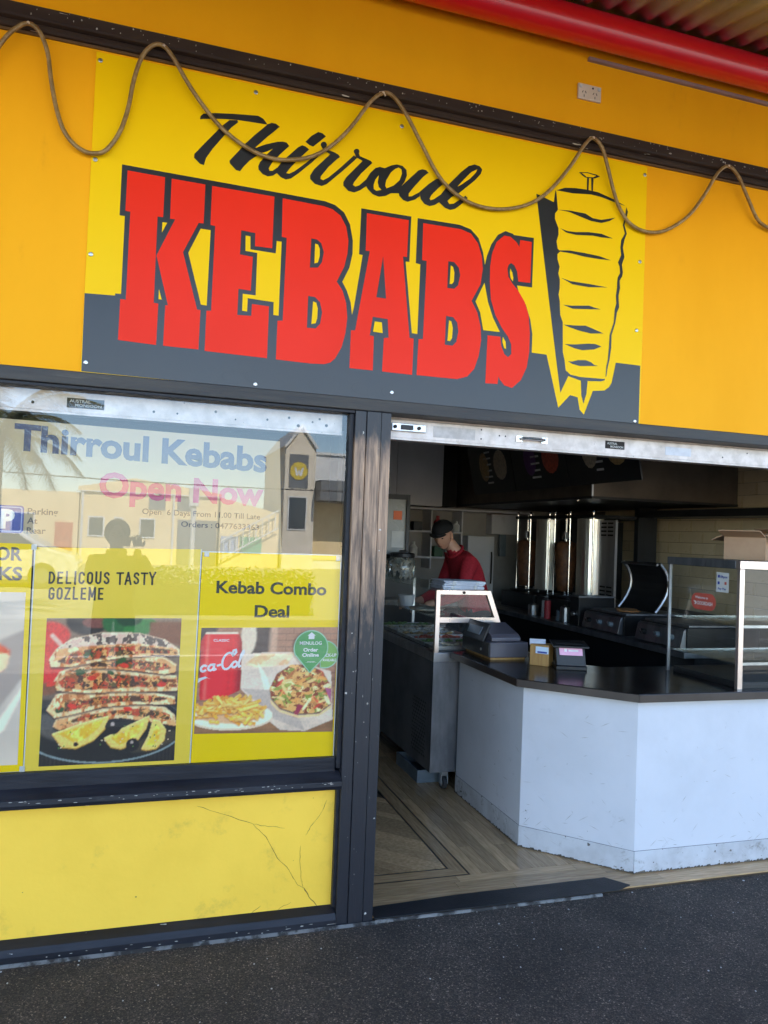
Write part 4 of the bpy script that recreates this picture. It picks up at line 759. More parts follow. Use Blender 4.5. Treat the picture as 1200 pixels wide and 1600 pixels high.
sc_ = [arc_(.08, .2, .075, .13, 45, 315), arc_(.27, .2, .075, .13, 30, 390), [(.34, .33), (.335, .12), (.36, .07), (.40, .10)], [(.43, .25), (.50, .27)], arc_(.68, .40, .14, .36, 35, 330, 16), [(.80, .62), (.86, .74), (.84, .86), (.78, .84), (.77, .74)], arc_(.88, .2, .07, .13, 0, 360), [(.97, .15), (1.02, .5), (1.07, .70), (1.05, .78), (1.01, .6), (.99, .2), (1.01, .07), (1.05, .10)]]
for st_ in sc_:
    mb = MB(); stroke([(.240+px_*.150+pz*.014, 1.022+pz*.090+px_*.018) for px_, pz in st_], .0085, .0458, mb); obj('can_lettering', mb, m_wi, cb)
obj('can_swash', MB().xz([(.236, 1.003), (.262, 1.010), (.285, .998), (.27, 1.004), (.25, .996), (.234, .985)], .0458), m_wi, cb)
# poster at the left edge of the picture
lp = thing('plate_poster', 'partly visible yellow poster with a white plate of food at the left edge', 'poster', (-.6, .045, .668))
sheet('sheet', ((-1.0, 1.515), (-.390, 1.514), (-.3845, .668), (-1.0, .664)), .0475, m_yel, lp)
obj('border', MB().xz([(-1.0, .672), (-.3845, .673), (-.3845, .668), (-1.0, .665)], .0465), m_pale, lp)
text('headline', 'OR', -.515, 1.452, .092, .046, .0465, m_grey, lp, .03); text('headline', 'KS', -.500, 1.379, .080, .046, .0465, m_grey, lp, .03)
c = Canvas(120, 150, (186, 192, 202)); c.a *= (.8+.4*c.noise(3, 4, 3, 1))[..., None]
c.lay(c.mask([(0, .30), (.80, .30), (1, .22), (1, .50), (.80, .75), (.4, .98), (0, 1)], 3), (150, 150, 160)); c.lay(c.mask([(0, .36), (.9, .34), (.8, .55), (.5, .8), (0, .9)], 2), (60, 44, 40))
c.lay(c.mask([(0, .20), (.55, .18), (.75, .24), (.92, .34), (.9, .44), (.7, .56), (.4, .66), (0, .7)], 2), c.tex([(196, 130, 84), (236, 190, 150), (140, 70, 36), (206, 84, 44), (240, 220, 190)], 7, 8, 5))
c.lay(c.mask([(.72, .58), (.80, .56), (.82, .78), (.6, .86)], 2), (220, 224, 234)); c.lay(c.mask([(.3, 1), (.85, .76), (1, .55), (1, .6), (.9, .8), (.5, 1)], 2), (232, 236, 240))
c.build('food_photo', ((-.95, 1.335), (-.405, 1.333), (-.403, .698), (-.95, .695)), .0465, m_print, lp)
for x, z in ((-.384, 1.503), (.2465, 1.495), (.785, 1.492), (-.386, .682)):
    tag(obj('tape_square', MB().box(x-.009, x+.009, .0425, .0446, z-.010, z+.010), m_tape), {-.384: 'clear tape at the top left corner of the flatbread poster', .2465: 'clear tape at the top left corner of the combo poster', .785: 'clear tape at the top right corner of the combo poster', -.386: 'clear tape at the bottom left corner of the flatbread poster'}[x], 'tape')
# green stickers on the glass
gs = thing('pin_sticker', 'green map pin shaped online order sticker on the window', 'sticker', (.68, .03, 1.02))
m_gr = M('sticker_green', (.02, .30, .06), .4, roughvar=.05); m_gr2 = M('sticker_lime', (.14, .40, .05), .4, roughvar=.05); m_grl = M('sticker_pale_rim', (.30, .55, .36), .4)
def pin(s):
    P = [(.682+s*.073*math.cos(R(a)), 1.122+s*.073*math.sin(R(a))) for a in range(-28, 209, 8)]; return P+[(.680, 1.122-s*.104)]
obj('backing', MB().xz(pin(1.0), .0334), m_grl, gs); obj('face', MB().xz(pin(.93), .0328), m_gr, gs)
text('lettering', 'MENULOG', .634, 1.135, .092, .013, .0324, m_wi, gs, .02); text('lettering', 'Order', .650, 1.107, .062, .014, .0324, m_wi, gs, .03); text('lettering', 'Online', .646, 1.086, .070, .014, .0324, m_wi, gs, .03); text('lettering', '..now..', .662, 1.062, .044, .007, .0324, m_wi, gs, .01)
obj('house_mark', MB().xz([(.670, 1.158), (.694, 1.158), (.694, 1.172), (.699, 1.172), (.682, 1.186), (.665, 1.172), (.670, 1.172)], .0324), m_wi, gs)
cs = thing('round_sticker', 'lime green round pick-up sticker half behind the green pin sticker', 'sticker', (.75, .03, 1.1))
def arc(x, z, r, a0, a1, n=30): return [(x+r*math.cos(R(a0+(a1-a0)*k/n)), z+r*math.sin(R(a0+(a1-a0)*k/n))) for k in range(n+1)]
obj('backing', MB().xz(arc(.742, 1.094, .058, -110, 115), .0344), m_grl, cs); obj('face', MB().xz(arc(.742, 1.094, .053, -108, 113), .0338), m_gr2, cs)
text('lettering', 'PICK-UP', .733, 1.085, .058, .012, .0342-.001, m_wi, cs, .03); text('lettering', 'AVAILABLE', .733, 1.066, .056, .010, .0332, m_wi, cs, .02)

# ================================================================ counter
ct = thing('counter', 'angled white counter with a dark top inside the doorway', 'counter', (2.8, .6, 0))
base = [(1.931, 1.385), (1.931, .538), (2.330, .120), (4.60, .100), (4.60, .72), (2.55, .74), (2.36, .93), (2.36, 1.385)]
def face(a, b, z0, z1, t, name, mat, par, bev=.001):
    a, b = Vector((*a, 0)), Vector((*b, 0)); d = (b-a).normalized(); n = Vector((-d.y, d.x, 0)); l = (b-a).length; c = (a+b)/2+n*t/2
    return obj(name, MB().ori((c.x, c.y, (z0+z1)/2), d, (0, 0, 1), n, l, z1-z0, abs(t)), mat, par, bevel=bev)
obj('carcass', MB().prism([(1.945, 1.38), (1.945, .545), (2.338, .135), (4.59, .115), (4.59, .70), (2.56, .72), (2.35, .93), (2.35, 1.38)], 'z', .013, .842), m_void, ct)
for i in range(3):
    face(base[i], base[i+1], .1185, .842, .012, 'front_panel', m_white, ct)
    face(base[i], base[i+1], .013, .118, -.0038, 'skirting', m_skirt, ct, .002)
m_scuff = M('scuff_mark', (.34, .32, .31), .7, col2=(.44, .42, .41), scale=40); m_grime = M('floor_grime', (.07, .055, .04), .9, col2=(.16, .13, .10), scale=30)
def scuffs(a, b, seed, n, off):
    rr = random.Random(seed); a, b = Vector((*a, 0)), Vector((*b, 0)); d = (b-a).normalized(); nn = Vector((d.y, -d.x, 0)); l = min((b-a).length, 1.0); mb = MB(); mg = MB()
    for i in range(n):
        t = rr.uniform(.03, l-.03); z = .13+.6*rr.random()**2.6 if rr.random() > .35 else rr.uniform(.03, .11); s = rr.uniform(.006, .035); an = rr.uniform(-.9, .9); th = rr.uniform(.0006, .0018); oo = off if z > .119 else off+.0042
        c_ = a+d*t+nn*oo+Vector((0, 0, z)); u = d*math.cos(an)+Vector((0, 0, math.sin(an))); v = -d*math.sin(an)+Vector((0, 0, math.cos(an)))
        mb.add([c_-u*s, c_-v*th, c_+u*s, c_+v*th], [(0, 1, 2, 3)])
    k = int(l/.02)
    for i in range(k):
        t = l*(i+.5)/k; h = rr.uniform(.002, .012); w_ = rr.uniform(.008, .016); c_ = a+d*t+nn*(off+.0046)
        mg.add([c_-d*w_+Vector((0, 0, .0135)), c_+d*w_+Vector((0, 0, .0135)), c_+d*w_*.6+Vector((0, 0, .014+h)), c_-d*w_*.5+Vector((0, 0, .014+h*rr.uniform(.4, 1)))], [(0, 1, 2, 3)])
    tag(obj('scuff_marks', mb, m_scuff, ct), None, kind='stuff'); tag(obj('grime_line', mg, m_grime, ct), None, kind='stuff')
for i in range(3): scuffs(base[i], base[i+1], 50+i, (26, 44, 60)[i], .0006)
tp = [(1.872, 1.395), (1.872, .500), (2.296, .064), (4.62, .040), (4.62, .76), (2.58, .78), (2.40, .96), (2.40, 1.395)]
o = obj('countertop', MB().prism(tp, 'z', .8425, .884), [m_top], ct, bevel=.004)
for i in range(3): face(tp[i], tp[i+1], .8435, .8805, -.003, 'edge_band', m_edge, ct)
# ================================================================ display fridge
fr = thing('display_fridge', 'steel and glass food display fridge on castors beside the white counter', 'fridge', (2.05, 2.0, 0))
FX0, FX1, FY0, FY1 = 1.769, 2.36, 1.412, 2.85
obj('body', MB().box(FX0+.004, FX1, FY0+.004, FY1, .135, .815), m_steel_d, fr)
sidep = obj('side_panel', MB().box(FX0, FX0+.0035, FY0+.05, FY1, .13, .815), M('fridge_side', (.20, .20, .205), .5, metal=.3, col2=(.14, .14, .145), scale=4), fr)
obj('end_panel', MB().box(FX0, FX1, FY0, FY0+.0035, .13, .815), m_steel_d, fr)
obj('corner_post', MB().box(FX0-.003, FX0+.0, FY0, FY0+.048, .13, .815), m_steel_d, fr)
obj('top_rail', MB().box(FX0-.004, FX1, FY0-.004, FY1, .8155, .872), m_steel, fr, bevel=.003)
mb = MB()
for r_ in range(15):
    for c_ in range(7):
        y, z = 1.53+c_*.036+(.018 if r_ % 2 else 0), .20+r_*.024; mb.ori((FX0-.0006, y, z), (0, 1, .6), (0, -.6, 1), (1, 0, 0), .020, .007, .001)
tag(obj('vent_grille', mb, m_hole, sidep), None, kind='stuff')
for cx, cy in ((1.879, 1.461), (1.84, 2.75), (2.30, 1.461), (2.30, 2.75)):
    ca = obj('castor', MB().box(cx-.022, cx+.022, cy-.026, cy+.020, .098, .134).box(cx-.024, cx-.019, cy-.022, cy+.022, .045, .098).box(cx+.019, cx+.024, cy-.022, cy+.022, .045, .098), m_steel, fr, bevel=.002)
    obj('wheel', MB().lathe([(.0, -.015), (.030, -.016), (.040, -.012), (.041, 0), (.040, .012), (.030, .016), (0, .015)], (cx, cy, .054), 20, 'x'), m_rubber, ca, smooth=False)
    obj('hub', MB().lathe([(.0, -.018), (.024, -.018), (.024, .018), (0, .018)], (cx, cy, .054), 14, 'x'), m_bluegrey, ca)
# glass top: upright customer pane, framed trapezoid end, flat roof
ef = obj('end_frame', MB().prism([(1.769, .873), (1.796, .873), (1.796, 1.238), (1.769, 1.264)], 'y', 1.410, 1.435).prism([(1.769, 1.264), (1.7965, 1.2385), (2.116, 1.2385), (2.140, 1.264)], 'y', 1.4095, 1.4345)
   .prism([(2.116, 1.238), (2.140, 1.2635), (2.287, .873), (2.258, .873)], 'y', 1.4105, 1.4355).box(1.797, 2.19, 1.411, 1.432, 1.062, 1.094), m_copper, fr)
obj('end_glass', MB().quad((1.79, 1.424, .88), (2.26, 1.424, .88), (2.12, 1.424, 1.25), (1.79, 1.424, 1.25)), m_glass2, fr)
obj('side_glass', MB().quad((1.773, 2.84, .874), (1.773, 1.44, .874), (1.773, 1.44, 1.262), (1.773, 2.84, 1.262)), m_glass2, fr)
obj('roof_glass', MB().box(1.770, 2.138, 1.436, 2.84, 1.256, 1.264), m_glass2, fr)
obj('rail', MB().box(1.776, 1.80, 2.825, 2.845, .874, 1.2555).box(2.12, 2.14, 2.825, 2.845, .874, 1.2555), m_steel, fr)
obj('inner_shelf', MB().box(1.83, 2.08, 1.47, 2.82, 1.070, 1.076), m_glass2, fr)
obj('latch_knob', MB().lathe([(.0, 0), (.009, 0), (.009, -.006), (0, -.006)], (1.955, 1.4085, 1.251), 12, 'y'), m_hole, fr)
obj('well', MB().box(1.80, 2.32, 1.45, 2.82, .8722, .876), m_dark, fr)
for i in range(7):
    y = 1.50+i*.185
    pan = tag(obj('food_pan', MB().box(1.80, 2.24, y, y+.012, .878, .900).box(1.80, 2.24, y+.150, y+.162, .878, .900).box(1.80, 1.812, y+.0125, y+.1495, .878, .900).box(2.228, 2.24, y+.0125, y+.1495, .878, .900), m_steel), '%s steel pan of food in the display fridge' % ('nearest', 'second nearest', 'third', 'middle', 'fifth', 'second farthest', 'farthest')[i], 'food pan', 'pans in the display fridge')
    mb = MB()
    for k in range(26): mb.ell((random.uniform(1.83, 2.21), y+random.uniform(.03, .13), .890+random.uniform(0, .014)), random.uniform(.012, .03), random.uniform(.01, .02), .010, 6, 4)
    tag(obj('filling', mb, m_foodg[i % 5], pan), None, kind='stuff')
tray = obj('flatbread_plate', MB().lathe([(.02, 0), (.11, .004), (.13, .018), (.127, .020), (.108, .007), (0, .005)], (1.93, 2.0, 1.0772), 28), m_foodg[4], None, smooth=True); tag(tray, 'round pale plate on the shelf inside the display fridge', 'plate')
tub = thing('food_tub', 'small white tub standing on the fridge shelf', 'tub', (1.9, 2.35, 1.077)); obj('bowl', MB().lathe([(.045, 0), (.06, .07), (.063, .07), (.048, -.0)], (1.90, 2.35, 1.0772), 18), m_paper, tub); obj('lid', MB().lathe([(.064, .071), (.064, .08), (0, .08)], (1.90, 2.35, 1.0772), 18), m_paper, tub)
# drip tub under the fridge
dt = thing('drip_tub', 'shallow grey plastic tub on the floor under the fridge', 'tub', (1.84, 1.8, .012))
obj('base', MB().box(1.765, 1.915, 1.60, 2.0, .0125, .018), m_bluegrey, dt)
for a in ((1.750, 1.762, 1.585, 2.015), (1.918, 1.930, 1.585, 2.015)): obj('wall', MB().box(*a, .0125, .095), m_bluegrey, dt, bevel=.003)
for a in ((1.7625, 1.9175, 1.585, 1.597), (1.7625, 1.9175, 2.003, 2.015)): obj('wall', MB().box(*a, .0125, .095), m_bluegrey, dt, bevel=.003)
# paper bags bundled on the fridge roof
for i, (z, dx, lab) in enumerate(((1.2645, 0, 'lower of two flat bundles of white paper bags on the fridge'), (1.292, .012, 'upper of two flat bundles of white paper bags on the fridge'))):
    pb = thing('paper_bundle', lab, 'paper bags', (1.98, 1.56, z), 'white paper bag bundles on the fridge')
    mb = MB(); V = []; random.seed(20+i)
    for a in range(4): obj('bag', MB().ori((1.975+dx+random.uniform(-.006, .006), 1.585, z+.0035+a*.0068), (1, random.uniform(-.04, .04), random.uniform(-.02, .02)), (0, 1, 0), (0, 0, 1), .285, .23, .0058), m_paper, pb, bevel=.002)
    for xx in (1.90, 2.06): obj('paper_band', MB().box(xx+dx-.012, xx+dx+.012, 1.4685, 1.4695, z+.002, z+.026), m_wtxt, pb)
# jars
def jar(x, y, r, h, label):
    j = thing('sweet_jar', label, 'jar', (x, y, 1.2645), 'sweet jars on the fridge'); z = 1.2648
    obj('glass', MB().lathe([(r*.9, 0), (r, .01), (r, h*.7), (r*.8, h*.8), (r*.8, h*.82)], (x, y, z), 20), m_glass2, j, smooth=True)
    obj('lid', MB().lathe([(r*.86, h*.82), (r*.9, h*.84), (r*.9, h*.96), (r*.8, h), (0, h)], (x, y, z), 20), m_dark, j); obj('lid_knob', MB().lathe([(r*.25, h*1.001), (r*.3, h*1.06), (r*.25, h*1.1), (0, h*1.1)], (x, y, z), 12), m_steel, j)
    mb = MB()
    for k in range(60):
        a, q = random.random()*6.28, math.sqrt(random.random())*r*.8; mb.ori((x+q*math.cos(a), y+q*math.sin(a), z+.02+random.random()*h*.6), (random.random(), random.random(), random.random()), (random.random()-1, random.random(), .3), (.2, .4, 1), .035, .02, .014)
    tag(obj('wrapped_sweets', mb, M('foil_wrapper', (.62, .50, .36), .3, col2=(.8, .75, .7), scale=30, metal=.4), j), None, kind='stuff')
jar(1.925, 2.55, .105, .20, 'black lidded glass jar of wrapped sweets on the fridge'); jar(1.775+.02, 2.70, .085, .18, 'smaller sweet jar half hidden behind the door post')
dsp = thing('drink_dispenser', 'tall narrow dark framed dispenser with an orange sticker', 'dispenser', (1.85, 2.72, 1.2645))
obj('body', MB().box(1.78, 1.99, 2.68, 2.83, 1.2648, 1.90), M('dispenser_grey', (.25, .26, .25), .3), dsp); obj('frame', MB().box(1.985, 2.01, 2.66, 2.679, 1.2648, 1.92).box(1.77, 1.985, 2.66, 2.679, 1.88, 1.92), m_dark, dsp)
obj('sticker', MB().box(1.88, 1.95, 2.676, 2.6795, 1.72, 1.79), M('orange_print', (.75, .13, .02), .5), dsp); obj('white_card', MB().box(1.87, 1.97, 2.676, 2.6795, 1.50, 1.63), m_wtxt, dsp)
# ================================================================ things on the counter top (z .884)
till = thing('cash_till', 'dark grey cash drawer with a slanted terminal on top', 'till', (2.1, 1.25, .884))
obj('drawer', MB().box(1.978, 2.228, 1.052, 1.45, .898, .988), M('till_grey', (.085, .08, .095), .45, col2=(.07, .066, .08), scale=5), till, bevel=.006)
obj('foot_strip', MB().box(1.99, 2.215, 1.07, 1.43, .8845, .8975), m_wood, till)
obj('drawer_front', MB().box(1.9705, 1.9775, 1.058, 1.445, .903, .984), m_dark, till, bevel=.002); obj('lock', MB().lathe([(0, 0), (.008, 0), (.008, -.004), (0, -.004)], (1.970, 1.16, .935), 12, 'x'), m_steel, till)
obj('printer', MB().prism([(1.09, .9885), (1.40, .9885), (1.40, 1.065), (1.30, 1.078), (1.12, 1.030), (1.09, 1.010)], 'x', 2.005, 2.195), M('till_grey_top', (.10, .092, .11), .4), till, bevel=.004)
obj('keypad', MB().ori((1.985, 1.27, 1.035), (0, 1, 0), (.45, 0, 1), (-1, 0, .45), .30, .115, .012), m_dark, till, bevel=.003)
obj('display', MB().ori((1.975, 1.27, 1.040), (0, 1, 0), (.45, 0, 1), (-1, 0, .45), .18, .05, .006), m_bluegrey, till)
db = thing('wooden_box', 'small pine box with a blue and white label on the counter', 'box', (2.21, .85, .884))
rot = R(-35)
def rbox(cx, cy, z0, z1, lx, ly, a): return MB().ori((cx, cy, (z0+z1)/2), (math.cos(a), math.sin(a), 0), (-math.sin(a), math.cos(a), 0), (0, 0, 1), lx, ly, z1-z0)
obj('body', rbox(2.225, .885, .8845, 1.005, .11, .10, R(-45)), m_wood, db, bevel=.002)
lab = obj('label', rbox(2.225-.0735*.7071*.72+.012, .885-.0735*.7071*.72-.012+.001, .955, .994, .075, .001, R(-45)), M('label_paper', (.55, .68, .8), .5), db)
lab.location += Vector((0, 0, 0))
obj('label_mark', rbox(2.225-.0735*.7071*.72+.0112, .885-.0735*.7071*.72-.0138, .958, .968, .055, .001, R(-45)), m_blue, db)
obj('slip', MB().ori((2.205, .90, 1.012), (1, -.5, 0), (.3, .6, .5), (0, -.5, .6), .09, .05, .003), m_paper, db)
ctm = thing('card_terminal', 'black card terminal with a glowing pink screen on the counter', 'card terminal', (2.33, .75, .884))
A_ = R(-20); dx, dy = math.cos(A_), math.sin(A_); nx, ny = dy, -dx
C0 = Vector((2.335, .765, 0))
obj('stand', rbox(C0.x, C0.y, .8845, .905, .17, .15, A_), m_dark, ctm, bevel=.003)
obj('body', MB().ori((C0.x, C0.y, .957), (dx, dy, 0), (0, .22, 1), (nx, ny, .22), .165, .130, .06), m_dark, ctm, bevel=.006)
obj('hood', MB().ori((C0.x+nx*.0, C0.y+.01, 1.018), (dx, dy, 0), (nx, ny, -.12), (0, 0, 1), .20, .14, .012), m_dark, ctm, bevel=.003)
n_ = Vector((nx, ny, .22)).normalized()
m_scr = M('lit_screen', (.45, .22, .36), .3, col2=(.42, .2, .34), emit=((.85, .50, .68), .045))
scr = obj('screen', MB().ori(Vector((C0.x, C0.y, .982))+n_*.031, (dx, dy, 0), (0, .22, 1), n_, .128, .056, .003), m_scr, ctm)
obj('screen_mark', MB().ori(Vector((C0.x-.03*dx, C0.y-.03*dy, .982))+n_*.0335, (dx, dy, 0), (0, .22, 1), n_, .014, .018, .001).ori(Vector((C0.x+.014*dx, C0.y+.014*dy, .980))+n_*.0335, (dx, dy, 0), (0, .22, 1), n_, .055, .010, .001), m_wi, scr)
obj('port', MB().ori(Vector((C0.x-.02, C0.y+.007, .915))+n_*.031, (dx, dy, 0), (0, .22, 1), n_, .014, .018, .002), m_wtxt, ctm); obj('port', MB().ori(Vector((C0.x+.03, C0.y-.011, .913))+n_*.031, (dx, dy, 0), (0, .22, 1), n_, .02, .012, .002), m_wtxt, ctm)
# glass warming cabinet at the right
gcab = thing('glass_cabinet', 'steel framed glass food cabinet standing on the right of the counter', 'cabinet', (3.3, .4, .884))
GX0, GX1, GY0, GY1, GZ0, GZ1 = 2.895, 4.25, .095, .66, .8845, 1.535
for x, y in ((GX0, GY0), (GX1-.03, GY0), (GX0, GY1-.02), (GX1-.03, GY1-.02)): obj('corner_post', MB().box(x, x+(.030 if y == GY0 else .018), y, y+(.022 if y == GY0 else .014), GZ0, GZ1-.042), m_copper if y == GY0 else m_steel_d, gcab, bevel=.002)
obj('top_frame', MB().box(GX0-.003, GX1, GY0-.003, GY0+.03, GZ1-.0415, GZ1), m_copper, gcab, bevel=.002); obj('top_frame', MB().box(GX0-.0035, GX0+.03, GY0+.0305, GY1, GZ1-.0415, GZ1), m_steel_d, gcab, bevel=.002)
obj('roof', MB().box(GX0+.0305, GX1, GY0+.0305, GY1, GZ1-.012, GZ1-.002), m_steel_d, gcab)
obj('side_glass', MB().quad((GX0+.012, GY1-.02, GZ0+.02), (GX0+.012, GY0+.026, GZ0+.02), (GX0+.012, GY0+.026, GZ1-.042), (GX0+.012, GY1-.02, GZ1-.042)), m_glass2, gcab)
obj('front_glass', MB().quad((GX0+.032, GY0+.012, GZ0+.02), (GX1-.03, GY0+.012, GZ0+.02), (GX1-.03, GY0+.012, GZ1-.042), (GX0+.032, GY0+.012, GZ1-.042)), m_glass2, gcab)
for z in (1.005, 1.195): obj('shelf', MB().box(GX0+.034, GX1-.034, GY0+.05, GY1-.03, z, z+.006), m_glass2, gcab); obj('shelf_edge', MB().box(GX0+.034, GX1-.034, GY0+.03, GY0+.042, z-.004, z+.010), m_steel, gcab)
obj('floor_tray', MB().box(GX0+.034, GX1-.034, GY0+.03, GY1-.03, GZ0, GZ0+.03), m_dark, gcab)
m_dd = M('sticker_red', (.55, .10, .07), .4); ov = thing('oval_sticker', 'rounded red delivery sticker on the cabinet side glass', 'sticker', (2.9, .35, 1.3))
def onside(poly, name, mat, par, x):
    n = len(poly); obj(name, MB().add([(x, y, z) for y, z in poly], [tuple(range(n))]), mat, par)
def stad(y0, y1, z0, z1): r = (z1-z0)/2; return [(y1-r+r*math.cos(R(a)), (z0+r)+r*math.sin(R(a))) for a in range(-90, 91, 15)]+[(y0+r+r*math.cos(R(a)), (z0+r)+r*math.sin(R(a))) for a in range(90, 271, 15)]
onside(stad(.275, .465, 1.258, 1.348), 'face', m_dd, ov, GX0+.0105)
def text_side(s, y0, z0, wd, cap, x, mat, par):
    me = text_mesh(s, .03); xs = [v.co.x for v in me.vertices]; lo, hi = min(xs), max(xs)
    for v in me.vertices: v.co = (x, y0-(v.co.x-lo)/(hi-lo)*wd, z0+v.co.y/_cap*cap)
    me.materials.append(mat); put(bpy.data.objects.new('lettering', me), par)
m_wd = M('faded_white_ink', (.75, .68, .66), .5)
text_side('Welcome to', .435, 1.318, .10, .012, GX0+.0098, m_wd, ov); text_side('DOORDASH', .415, 1.285, .115, .018, GX0+.0098, m_wd, ov)
obj('swoosh', MB().add([(GX0+.0098, y, z) for y, z in ((.448, 1.305), (.428, 1.303), (.420, 1.294), (.428, 1.284), (.440, 1.284), (.434, 1.292))], [tuple(range(6))]), m_wd, ov)
ps = thing('payment_sticker', 'small white and blue payment sticker near the cabinet corner post', 'sticker', (2.9, .2, 1.4)); onside([(.275, 1.365), (.185, 1.365), (.185, 1.468), (.275, 1.468)], 'face', m_wtxt, ps, GX0+.0105)
onside([(.265, 1.44), (.25, 1.44), (.25, 1.455), (.265, 1.455)], 'mark', m_blue, ps, GX0+.0098); text_side('Eftpos', .245, 1.440, .05, .012, GX0+.0098, m_blue, ps); onside([(.265, 1.405), (.25, 1.405), (.25, 1.42), (.265, 1.42)], 'mark', m_blue, ps, GX0+.0098); onside([(.215, 1.405), (.2, 1.405), (.2, 1.42), (.215, 1.42)], 'mark', m_dd, ps, GX0+.0098); text_side('Pay Pay', .262, 1.378, .06, .010, GX0+.0098, m_blue, ps)
# cardboard boxes on the cabinet
def carton(x, y, z, w_, d, h, a, label):
    b = thing('cardboard_box', label, 'box', (x, y, z), 'cardboard boxes on the glass cabinet')
    ca, sa = math.cos(a), math.sin(a); X = Vector((ca, sa, 0)); Yv = Vector((-sa, ca, 0)); U = Vector((0, 0, 1)); C_ = Vector((x, y, z))
    for s in (-1, 1):
        obj('side', MB().ori(C_+X*s*w_/2+U*h/2, Yv, U, X, d, h, .005), m_card, b); obj('side', MB().ori(C_+Yv*s*(d/2-.003)+U*h/2, X, U, Yv, w_-.006, h-.001, .005), m_card, b)
        obj('flap', MB().ori(C_+X*s*(w_/2+.045)+U*(h+.012), Yv, X+U*.35*s, U, d, .10, .005), m_card, b); obj('flap', MB().ori(C_+Yv*s*(d/2+.035)+U*(h-.008), X, Yv-U*.45*s, U, w_, .085, .005), m_card, b)
    obj('base', MB().ori(C_+U*.004, X, Yv, U, w_-.012, d-.012, .005), m_card, b)
carton(3.27, .42, 1.5355, .24, .22, .13, R(28), 'open cardboard box with raised flaps at the left on the cabinet'); carton(3.60, .40, 1.5355, .26, .24, .15, R(-6), 'open cardboard box behind and right of the first on the cabinet')
# ================================================================ cook line along the tiled wall
bench = thing('cooking_bench', 'long dark stainless cooking bench along the tiled wall', 'bench', (4.0, 2.9, .012))
obj('top', MB().box(3.42, 4.638, 1.15, 4.75, .86, .90), m_steel_d, bench, bevel=.003); obj('cabinet', MB().box(3.52, 4.638, 1.17, 4.73, .013, .8595), m_dark, bench)
m_refl = M('reflector_steel', (.92, .88, .80), .30, metal=1, col2=(.85, .80, .70), scale=30, stretch=(6, 6, .05), roughvar=.1)
def machine(y0, lab):
    k = thing('kebab_machine', lab, 'kebab grill', (4.1, y0, .9005), 'vertical kebab grills on the bench')
    obj('base_tray', MB().box(3.70, 4.45, y0-.06, y0+.66, .9005, 1.06), m_dark, k, bevel=.004)
    obj('drip_pan', MB().lathe([(.06, 0), (.15, .008), (.17, .03), (.165, .03), (0, .012)], (3.90, y0+.49, 1.0605), 20), m_steel, k)
    ref = MB(); n = 9; V = []
    for z in (1.10, 1.815):
        for i in range(n): a = R(178+104*i/(n-1)); V.append((4.02+.15*math.cos(a), y0+.24+.15*math.sin(a), z))
    ref.add(V, [(i+1, i, n+i, n+i+1) for i in range(n-1)]); rf = obj('heat_reflector', ref, m_refl, k)
    s = rf.modifiers.new('t', 'SOLIDIFY'); s.thickness = .004
    for yy in (y0-.035, y0+.36, y0+.64): obj('chrome_rod', MB().tube([(3.86, yy, 1.06), (3.86, yy, 1.87)], .008, 8), m_chrome, k); obj('rod_cap', MB().ell((3.86, yy, 1.88), .016, .016, .016, 8, 6), m_chrome, k)
    obj('spit', MB().tube([(3.90, y0+.49, 1.06), (3.90, y0+.49, 1.86)], .011, 8), m_chrome, k)
    obj('meat', MB().lathe([(.02, 1.115), (.075, 1.12), (.088, 1.2), (.10, 1.35), (.11, 1.48), (.10, 1.58), (.05, 1.60), (.02, 1.60)], (3.90, y0+.49, 0), 22), m_meat, k, smooth=True)
    obj('spit_clamp', MB().box(3.875, 3.925, y0+.465, y0+.515, 1.62, 1.69), m_steel, k, bevel=.003)
    obj('burner_box', MB().box(4.0, 4.45, y0+.37, y0+.60, 1.0605, 1.80), m_dark, k); obj('head_bar', MB().box(3.84, 4.45, y0-.05, y0+.66, 1.82, 1.85), m_dark, k)
    obj('motor', MB().box(3.93, 4.02, y0+.28, y0+.40, 1.0605, 1.115), m_steel, k, bevel=.004)
machine(2.98, 'nearer vertical kebab grill with a full spit of meat'); machine(3.76, 'farther vertical kebab grill with a slim spit of meat')
lv = thing('louvred_panel', 'upright steel panel with louvre slots beside the kebab grills', 'panel', (3.9, 2.78, .9005)); obj('sheet', MB().box(3.895, 3.92, 2.66, 2.90, .9005, 1.80), m_steel, lv)
for c_ in range(2):
    for r_ in range(4): obj('slot', MB().box(3.8935, 3.8948, 2.69+c_*.10, 2.77+c_*.10, 1.66+r_*.035, 1.675+r_*.035), m_hole, lv); obj('slot', MB().box(3.8935, 3.8948, 2.69+c_*.10, 2.77+c_*.10, 1.10+r_*.035, 1.115+r_*.035), m_hole, lv)
tag(obj('dark_column', MB().box(4.30, 4.50, 2.90, 2.96, .9005, 1.95), m_dark), 'black upright column between kebab grill and tiles', 'column')
